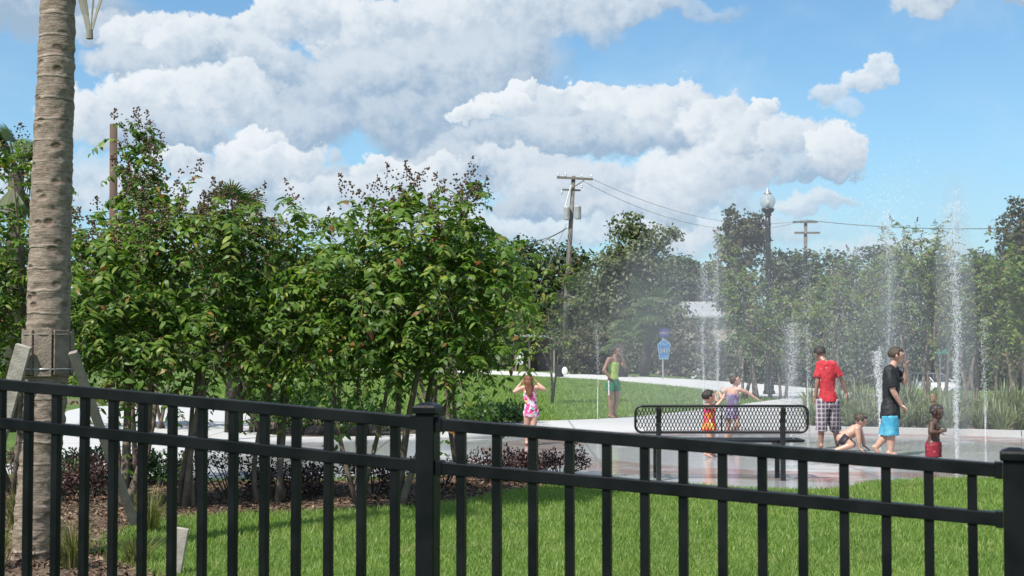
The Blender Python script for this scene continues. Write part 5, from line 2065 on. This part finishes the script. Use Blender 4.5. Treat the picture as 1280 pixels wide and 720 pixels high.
def person(label, Y, H, j, face, fwd, skin, hair, hairstyle='short', clothes=(), build=1.0, head=.145, fsp=None, hand=1.0, palm=None):
    """j: joints as (px, py, dy); every joint is a point in space at depth Y+dy"""
    J = {k: at(v[0], v[1], Y + v[2]) for k, v in j.items()}
    fl = min(J['toeL'].z, J['toeR'].z, J['ankL'].z, J['ankR'].z)
    hipm = (J['hipL'] + J['hipR']) / 2
    shm = (J['shL'] + J['shR']) / 2
    root_loc = Vector((hipm.x, hipm.y, .012))
    body_root = empty('person', root_loc)
    tag(body_root, label, 'person')
    off = tuple(root_loc)
    fwd = Vector(fwd).normalized()
    face = Vector(face).normalized()
    b = build
    spine = (shm - hipm).normalized()
    ss = (J['shR'] - J['shL'])
    ss = (ss - spine * ss.dot(spine)).normalized()
    hs = (J['hipR'] - J['hipL'])
    hs = (hs - spine * hs.dot(spine)).normalized()
    if hs.dot(ss) < 0:
        hs = -hs
    sf = spine.cross(ss)
    L = (shm - hipm).length
    shw = (J['shR'] - J['shL']).length / 2

    def torso(grow=0.0, t0=-.14, t1=1.0, neck=False, flare=0.0):
        prof = [(-.16, .060, .058), (-.04, .088, .070), (.12, .088, .070), (.38, .074, .058), (.62, .083, .064), (.82, .092, .066), (.95, .085, .055), (1.04, .060, .045)]
        rings = []
        for t in np.linspace(t0, t1, 14):
            rx = np.interp(t, [q[0] for q in prof], [q[1] for q in prof]) * H * b
            ry = np.interp(t, [q[0] for q in prof], [q[2] for q in prof]) * H * b
            if t > .6:
                rx = rx * (1 - (t - .6) / .45 * .3) + (shw * .9) * ((t - .6) / .45 * .3)
            k = max(0, min(1, t))
            s_ = (hs * (1 - k) + ss * k).normalized()
            f_ = spine.cross(s_)
            fl_ = flare * max(0, (.5 - t)) * H
            rings.append((hipm + spine * (L * t), s_, f_, rx + grow + fl_, ry + grow + fl_))
        return rings

    m = MB()
    m.eloft(torso(0, -.15, 1.03), 20)
    nb = shm + spine * (.01 * H)
    hc = J['head']
    hd = head * H
    up = (hc - nb).normalized() * .6 + Vector((0, 0, 1)) * .6
    up = (up - face * up.dot(face)).normalized()
    hside = face.cross(up).normalized()
    # neck
    m.cap(nb - spine * (.02 * H), hc - up * hd * .30 - face * hd * .06, .036 * H * b, .031 * H, 14)
    # head with jaw, nose, ears
    HA = (hside, face, up)
    m.ellip(hc + up * hd * .07 - face * hd * .03, HA, (hd * .385, hd * .46, hd * .43), 20, 14)
    m.ellip(hc - up * hd * .20 + face * hd * .10, HA, (hd * .27, hd * .30, hd * .30), 16, 10)
    m.ellip(hc - up * hd * .06 + face * hd * .42, HA, (hd * .065, hd * .09, hd * .11), 10, 8)
    m.ellip(hc - up * hd * .25 + face * hd * .37, HA, (hd * .12, hd * .05, hd * .045), 10, 6)
    m.ellip(hc + up * hd * .14 + face * hd * .36, HA, (hd * .24, hd * .08, hd * .05), 10, 6)
    for s in (-1, 1):
        m.ellip(hc - up * hd * .03 + hside * (s * hd * .385) - face * hd * .05, HA, (hd * .045, hd * .09, hd * .13), 8, 8)
    # arms, hands
    for S in 'LR':
        sh, el, wr = J['sh' + S], J['el' + S], J['wr' + S]
        m.cap(shm.lerp(sh, .45), sh, .040 * H * b, .034 * H * b, 12)
        m.cap(sh, el, .033 * H * b, .025 * H * b, 12)
        m.cap(el, el.lerp(wr, .3), .0245 * H * b, .0255 * H * b, 12)
        m.cap(el.lerp(wr, .3), wr, .0255 * H * b, .0165 * H, 12)
        hd_ = (J['hd' + S] - wr).normalized()
        fo = (wr - el).normalized()
        pn = hd_.cross(Vector((0, 0, 1)))
        pn = pn.normalized() if pn.length > .2 else hd_.cross(Vector((0, 1, 0))).normalized()
        pn2 = fsp if fsp else None
        wide = pn if pn2 is None else (Vector(pn2) - hd_ * Vector(pn2).dot(hd_)).normalized()
        thick = hd_.cross(wide)
        pl_ = .055 * H * hand
        pc_ = wr + hd_ * pl_ * .55
        m.ellip(pc_, (wide, thick, hd_), (.026 * H * hand, .012 * H * hand, .034 * H * hand), 12, 8)
        for q, (o_, fl2) in enumerate(((-.75, .040), (-.25, .048), (.25, .045), (.75, .035))):
            b0 = wr + hd_ * (pl_ * .95) + wide * (o_ * .021 * H * hand)
            k1 = b0 + (hd_ + wide * o_ * .16 + thick * .15).normalized() * fl2 * H * hand * .55
            k2 = k1 + (hd_ + wide * o_ * .12 + thick * .55).normalized() * fl2 * H * hand * .5
            rf = max(.0062, .0058 * H)
            m.cap(wr + hd_ * (pl_ * .55) + wide * (o_ * .018 * H * hand), b0, rf * 1.1, rf, 8)
            m.cap(b0, k1, rf, rf * .95, 8)
            m.cap(k1, k2, rf * .95, rf * .85, 8)
        th0 = wr + hd_ * pl_ * .3 + wide * (.016 * H * hand)
        th1 = th0 + (hd_ * .6 + wide * .8).normalized() * .028 * H * hand
        th2 = th1 + (hd_ * .9 + wide * .3).normalized() * .024 * H * hand
        m.cap(th0, th1, .0085 * H, .0075 * H, 8)
        m.cap(th1, th2, .0075 * H, .0065 * H, 8)
    # legs, feet
    for S in 'LR':
        hp, kn, an, to = J['hip' + S], J['kn' + S], J['ank' + S], J['toe' + S]
        m.cap(hp, kn, .055 * H * b, .036 * H * b, 14)
        md = kn.lerp(an, .3)
        m.cap(kn, md, .036 * H * b, .037 * H * b, 14)
        m.cap(md, an, .037 * H * b, .0215 * H, 14)
        d = (to - an)
        dh = Vector((d.x, d.y, d.z)).normalized()
        heel = an - dh * .025 * H - Vector((0, 0, .012 * H))
        m.cap(heel, an.lerp(to, .55), .021 * H, .022 * H, 10)
        m.cap(an.lerp(to, .45), to, .023 * H, .015 * H, 10)
        m.cap(an, an.lerp(to, .4), .022 * H, .022 * H, 10)
    bo = remeshed(m, 'body', skin, body_root, off, .0055, 4)
    if palm:
        # the raised hand turns its paler palm this way
        bo.data.materials.append(palm)
        hc_ = (J['wrL'].lerp(J['hdL'], .8)) - root_loc
        for f in bo.data.polygons:
            if (f.center - hc_).length < .075:
                f.material_index = 1
    # eyes
    for s in (-1, 1):
        e = MB()
        e.ellip(hc + up * hd * .045 + face * hd * .405 + hside * (s * hd * .15), HA, (hd * .05, hd * .03, hd * .028), 10, 6)
        e.build('eye', M['eye'], body_root, smooth=True, off=off)
    # hair
    if hair is not None:
        hm_ = MB()
        rr = random.Random(len(label))
        def fn(d):
            fr, u_ = d.y, d.z
            k = 1.0 + .03 * math.sin(d.x * 9) * math.sin(d.y * 8 + 1) + rr.uniform(-.012, .012)
            if fr > .35 and u_ < .42:
                k *= .82
            if u_ < -.25 and fr > -.2:
                k *= .80
            if u_ < -.62:
                k *= .82
            return k
        hm_.ellip(hc + up * hd * .09 - face * hd * .045, HA, (hd * .425, hd * .50, hd * .46), 26, 18, fn)
        if hairstyle == 'long':
            back = hc - face * hd * .30
            rings = []
            for t in np.linspace(0, 1, 14):
                c = back.lerp(shm + spine * (-.36 * L) - face * .075 * H, t)
                rings.append((c, hside, face, hd * (.40 - .06 * t - .16 * t ** 4 + .03 * math.sin(t * 17)), hd * (.26 - .12 * t)))
            hm_.eloft(rings, 16)
        if hairstyle == 'tail':
            c0 = hc - face * hd * .48 + up * hd * .18
            hm_.cap(c0, c0 - face * hd * .22 - up * hd * .28, hd * .14, hd * .11, 10)
            hm_.cap(c0 - face * hd * .22 - up * hd * .28, c0 - face * hd * .22 - up * hd * .72, hd * .11, hd * .05, 10)
        for q, p in enumerate(hm_.v):
            n_ = mnoise.noise(Vector((p[0] * 60, p[1] * 60, p[2] * 22)))
            c_ = Vector(p) - hc
            hm_.v[q] = tuple(Vector(p) + Vector((c_.x, c_.y, c_.z * .4)).normalized() * n_ * .010)
        ho = hm_.build('hair', hair, body_root, smooth=True, off=off)
    # clothing
    for kind, mat_, kw in clothes:
        c = MB()
        g_ = kw.get('grow', .012)
        if kind == 't_shirt':
            c.eloft(torso(g_, kw.get('hem', -.10), 1.0, flare=kw.get('flare', .03)), 22)
            c.cap(shm - spine * .01 * H, shm + spine * .025 * H, .058 * H, .045 * H, 14, True)
            for S in 'LR':
                sh, el = J['sh' + S], J['el' + S]
                c.cap(shm.lerp(sh, .4), sh, .044 * H * b + g_ * .6, .040 * H * b + g_ * .5, 14)
                c.cap(sh, sh.lerp(el, kw.get('sleeve', .68)), .040 * H * b + g_ * .5, .043 * H * b + g_ * .6, 14, True)
            remeshed(c, 't_shirt', mat_, body_root, off, .007, 3, .011)
        elif kind == 'shorts':
            c.eloft(torso(g_, -.17, kw.get('top', .16)), 22)
            for S in 'LR':
                hp, kn = J['hip' + S], J['kn' + S]
                e = hp.lerp(kn, kw.get('leg', .8)) if kw.get('leg', .8) <= 1 else kn.lerp(J['ank' + S], kw['leg'] - 1)
                r1 = kw.get('r1', .058) * H * b
                if kw.get('leg', .8) > 1:
                    c.cap(hp, kn, .060 * H * b + g_, r1 + g_ * .4, 16)
                    c.cap(kn, e, r1 + g_ * .4, r1 * 1.0 + g_ * .4, 16, True)
                else:
                    c.cap(hp, e, .060 * H * b + g_, r1 + g_ * .5, 16, True)
            remeshed(c, 'shorts', mat_, body_root, off, .007, 3, .008)
        elif kind == 'swimsuit':
            c.eloft(torso(g_, -.17, kw.get('top', .82)), 22)
            if kw.get('straps', True):
                for s in (-1, 1):
                    p0 = hipm + spine * (L * .78) + ss * (s * .05 * H)
                    for f in (-1, 1):
                        c.cap(p0 + sf * (f * (.058 * H + g_)), shm + ss * (s * .045 * H) + spine * .022 * H, .008 * H + .004, .008 * H + .004, 8)
            if kw.get('skirt'):
                c.eloft([(hipm + spine * (L * t), hs, spine.cross(hs), (.095 + .03 * (.15 - t)) * H * b + g_, (.078 + .03 * (.15 - t)) * H * b + g_) for t in (.15, .0, -.12, -.2)], 22)
            else:
                for S in 'LR':
                    c.cap(J['hip' + S], J['hip' + S].lerp(J['kn' + S], .12), .057 * H * b + g_, .056 * H * b + g_, 14)
            remeshed(c, 'swimsuit', mat_, body_root, off, .007, 3)
        elif kind == 'halter_top':
            c.eloft(torso(g_, kw.get('hem', .14), .86), 22)
            for s in (-1, 1):
                c.cap(hipm + spine * (L * .82) + ss * (s * .035 * H) + sf * (fs_sign(sf, fwd) * (.055 * H)), nb + spine * .02 * H, .010 * H, .009 * H, 8)
            remeshed(c, 'halter_top', mat_, body_root, off, .007, 3)
        elif kind == 'stripe':
            for S in 'LR':
                hp, kn = J['hip' + S], J['kn' + S]
                sd = (hp - hipm).normalized()
                fw_ = Vector((0, -1, 0))
                d_ = (sd * .55 + fw_ * .8).normalized() if sd.y <= 0.05 else sd
                c.bar(hp + d_ * (.064 * H + g_) + Vector((0, 0, .03 * H)), hp.lerp(kn, .72) + d_ * (.060 * H + g_), .016 * H, .012, d_)
            c.build('side_stripe', mat_, body_root, off=off)
    return body_root


def fs_sign(a, b):
    return 1 if a.dot(b) > 0 else -1


M['eye'] = simple('eye', (.015, .012, .01), None, 5, .15)
M['skin_light'] = skin_mat('skin_light', (.56, .34, .26))
M['skin_tan'] = skin_mat('skin_tan', (.42, .24, .165))
M['skin_mid'] = skin_mat('skin_mid', (.33, .19, .135))
M['skin_dark'] = skin_mat('skin_dark', (.095, .052, .038), .55)
M['skin_palm'] = skin_mat('skin_palm', (.36, .21, .16), .5)
M['hair_dark'] = simple('hair_dark', (.018, .013, .010), (.03, .022, .017), 30, .5, .5, 90)
M['hair_brown'] = simple('hair_brown', (.045, .03, .022), (.07, .045, .03), 30, .5, .5, 90)
M['hair_red'] = simple('hair_red', (.20, .07, .028), (.12, .04, .018), 24, .5, .6, 60)
M['red_cloth'] = cloth_mat('red_cloth', (.52, .025, .04))
M['black_cloth'] = cloth_mat('black_cloth', (.012, .013, .017), .7)
M['blue_cloth'] = cloth_mat('blue_cloth', (.03, .28, .44), .45, (.12, .42, .56))
M['lime_cloth'] = cloth_mat('lime_cloth', (.42, .58, .13), .7)
M['green_cloth'] = cloth_mat('green_cloth', (.01, .20, .085), .6)
M['maroon_cloth'] = cloth_mat('maroon_cloth', (.26, .015, .03), .6)
M['dark_cloth'] = cloth_mat('dark_cloth', (.025, .022, .03), .6)
M['white_cloth'] = cloth_mat('white_cloth', (.72, .72, .72), .7)
M['plaid'] = plaid_mat('plaid')
M['floral'] = floral_mat('floral', [(0, (.70, .05, .22)), (.40, (.62, .50, .54)), (.50, (.80, .16, .38)), (.70, (.06, .35, .42)), (.80, (.30, .12, .42)), (.88, (.80, .62, .12)), (.94, (.55, .03, .15))], 21)
M['sunset'] = floral_mat('sunset', [(0, (.85, .10, .06)), (.4, (.90, .30, .06)), (.6, (.85, .08, .22)), (.8, (.88, .60, .10)), (.92, (.75, .05, .05))], 14, .9)
M['violet'] = floral_mat('violet', [(0, (.16, .13, .24)), (.4, (.30, .26, .36)), (.65, (.24, .10, .28)), (.85, (.30, .26, .34))], 16, .95)

# girl in the floral swimsuit, back to us, both hands up at her wet hair
person('girl in a pink floral swimsuit seen from behind holding her long red hair', 21.0, 1.10,
       dict(head=(661, 476, .0), shL=(653, 485, .02), shR=(671, 484.5, -.02), elL=(643, 490, .03), elR=(680.5, 487, .02), wrL=(651, 479.5, .12), wrR=(672, 479, .12), hdL=(654, 475.5, .12), hdR=(669.5, 475.5, .12),
            hipL=(659.5, 516, 0), hipR=(668.5, 516, 0), knL=(658.5, 535, .02), knR=(666.5, 536, -.02), ankL=(658.5, 553, 0), ankR=(668, 554, 0), toeL=(657, 556, .16), toeR=(669.5, 556.5, .15)),
       (.1, 1, -.1), (0, 1, 0), M['skin_light'], M['hair_red'], 'long', [('swimsuit', M['floral'], dict(top=.78, grow=.006))], head=.155)
# child in the lime top and green shorts, facing right
person('child in a lime halter top and green shorts with one hand to the face', 28.7, 1.47,
       dict(head=(770.3, 438.2, 0), shR=(761, 449, -.12), shL=(774, 449.5, .13), elR=(754.6, 463, -.18), wrR=(762, 471.5, -.16), hdR=(765, 474, -.14), elL=(781.5, 459, .02), wrL=(778.6, 449, -.06), hdL=(776.6, 444.5, -.06),
            hipR=(762.5, 478, -.06), hipL=(770, 478, .06), knR=(763, 500, -.08), knL=(771, 501, .06), ankR=(763.5, 519.5, -.06), ankL=(766.5, 518.5, .12), toeR=(768, 522.5, -.08), toeL=(771.5, 521, .10)),
       (1, -.25, .05), (.8, -.6, 0), M['skin_mid'], M['hair_dark'], 'tail',
       [('halter_top', M['lime_cloth'], dict(grow=.008)), ('shorts', M['green_cloth'], dict(leg=.48, r1=.060, grow=.012)), ('stripe', M['white_cloth'], dict(grow=.012))], head=.135, build=.92)
# small child in the orange swimsuit behind the bench
person('small dark haired child in an orange and red swimsuit reaching up behind the bench', 18.75, .93,
       dict(head=(886, 496, 0), shR=(882.5, 508, -.08), shL=(891, 508, .08), elR=(894, 509.5, -.12), wrR=(902, 500, -.10), hdR=(905, 492, -.08), elL=(897, 505, .10), wrL=(894, 494, .12), hdL=(897.5, 490, .12),
            hipR=(884, 533, -.04), hipL=(889, 533, .04), knR=(887, 549, -.05), knL=(890, 550, .05), ankR=(883, 567.5, -.05), ankL=(888, 566, .08), toeR=(890, 571.5, -.07), toeL=(895, 570, .06)),
       (.9, .35, .1), (1, .2, 0), M['skin_light'], M['hair_dark'], 'short', [('swimsuit', M['sunset'], dict(top=.86, grow=.010, skirt=True))], head=.19, build=1.1)
# girl in violet with arms out
person('girl in a grey violet swimsuit stretching one arm to the right behind the bench', 21.9, 1.08,
       dict(head=(919.5, 476, .0), shL=(908.5, 488, .04), shR=(924.5, 487, -.04), elL=(903, 499, .12), wrL=(899, 490, .2), hdL=(901, 486, .2), elR=(935, 491, -.03), wrR=(944, 497.5, -.05), hdR=(948.5, 500, -.05),
            hipL=(910.5, 517, .02), hipR=(919, 517, -.02), knL=(910, 533, .02), knR=(922, 532, -.08), ankL=(908, 547.5, .02), ankR=(912, 545, .24), toeL=(914, 550.5, -.03), toeR=(910, 549, .30)),
       (.75, -.1, .35), (.7, -.7, 0), M['skin_light'], M['hair_brown'], 'short', [('swimsuit', M['violet'], dict(top=.82, grow=.007, skirt=True))], head=.15)
# boy in the red shirt, back to us
person('boy in a red t-shirt and long plaid shorts walking away head bowed', 20.3, 1.49,
       dict(head=(1024.5, 442.5, .13), shL=(1024.5, 455, .03), shR=(1041.5, 455.5, -.03), elL=(1021.5, 478, .0), elR=(1052.5, 475.5, .0), wrL=(1019.5, 496, .05), wrR=(1058, 491, .04), hdL=(1021, 503.5, .05), hdR=(1060, 500, .03),
            hipL=(1028, 503, .0), hipR=(1042, 503, 0), knL=(1027, 531, -.02), knR=(1043, 530, .05), ankL=(1026, 556.5, .0), ankR=(1046.5, 552.5, .22), toeL=(1023, 560.5, .16), toeR=(1047, 557, .40)),
       (-.45, .85, -.45), (0, 1, 0), M['skin_mid'], M['hair_dark'], 'short', [('t_shirt', M['red_cloth'], dict(hem=.02, sleeve=.74, grow=.009)), ('shorts', M['plaid'], dict(leg=1.30, r1=.062, grow=.018, top=.22))], head=.135, build=.84)
# crawling shirtless boy
person('shirtless boy in dark shorts crouching on hands and feet on the wet pad', 19.8, 1.25,
       dict(head=(1076.5, 525.5, -.02), shR=(1071.5, 536, -.11), shL=(1074, 535, .13), elR=(1073.5, 549, -.13), wrR=(1074.5, 560, -.12), hdR=(1078, 564, -.12), elL=(1078, 547, .16), wrL=(1080, 557, .18), hdL=(1083.5, 559.5, .18),
            hipR=(1051.5, 548, -.06), hipL=(1054, 547.5, .07), knR=(1064, 556.5, -.12), knL=(1066, 555.5, .14), ankR=(1050, 561, -.13), ankL=(1052, 559.5, .14), toeR=(1043, 564.5, -.13), toeL=(1044.5, 562, .14)),
       (.85, -.1, -.35), (1, 0, -.3), M['skin_light'], M['hair_brown'], 'short', [('shorts', M['dark_cloth'], dict(leg=.5, r1=.056, grow=.008, top=.0))], head=.15, build=1.02)
# boy in the black shirt facing right
person('boy in a black t-shirt and bright blue shorts wiping his face with one hand', 19.0, 1.48,
       dict(head=(1121, 444.5, 0), shR=(1111, 463, -.15), shL=(1117, 462, .15), elR=(1116, 488, -.20), wrR=(1126, 505.5, -.17), hdR=(1131, 513, -.15), elL=(1130, 478, .10), wrL=(1130.5, 463, .04), hdL=(1133.5, 452.5, .02),
            hipR=(1112.5, 520, -.07), hipL=(1113.5, 520, .07), knR=(1114, 545, -.08), knL=(1107, 545, .10), ankR=(1113.5, 566, -.08), ankL=(1094.5, 560, .12), toeR=(1121.5, 570.5, -.09), toeL=(1099, 568, .12)),
       (1, -.12, -.12), (1, -.1, 0), M['skin_light'], M['hair_brown'], 'short', [('t_shirt', M['black_cloth'], dict(hem=-.06, sleeve=.86, grow=.012, flare=.02)), ('shorts', M['blue_cloth'], dict(leg=.98, r1=.060, grow=.016, top=.10))], head=.148, build=1.05)
# toddler
person('dark skinned toddler in maroon shorts with one arm raised behind the head', 16.8, .84,
       dict(head=(1171.5, 515.5, 0), shR=(1165, 530.5, -.08), shL=(1172, 530, .09), elR=(1164, 540, -.12), wrR=(1174, 540.5, -.13), hdR=(1179, 538.5, -.12), elL=(1166, 515, .16), wrL=(1166, 504, .14), hdL=(1166.5, 496, .12),
            hipR=(1165, 556, -.045), hipL=(1168.5, 556, .045), knR=(1165.5, 572, -.05), knL=(1169, 572, .05), ankR=(1164, 585.5, -.05), ankL=(1168, 584.5, .05), toeR=(1171, 588.8, -.07), toeL=(1175, 587.8, .03)),
       (.85, -.5, -.1), (1, -.25, 0), M['skin_dark'], M['hair_dark'], 'short', [('shorts', M['maroon_cloth'], dict(leg=.95, r1=.066, grow=.014, top=.14))], head=.205, build=1.3, fsp=(1, .1, 0), hand=1.35, palm=M['skin_palm'])
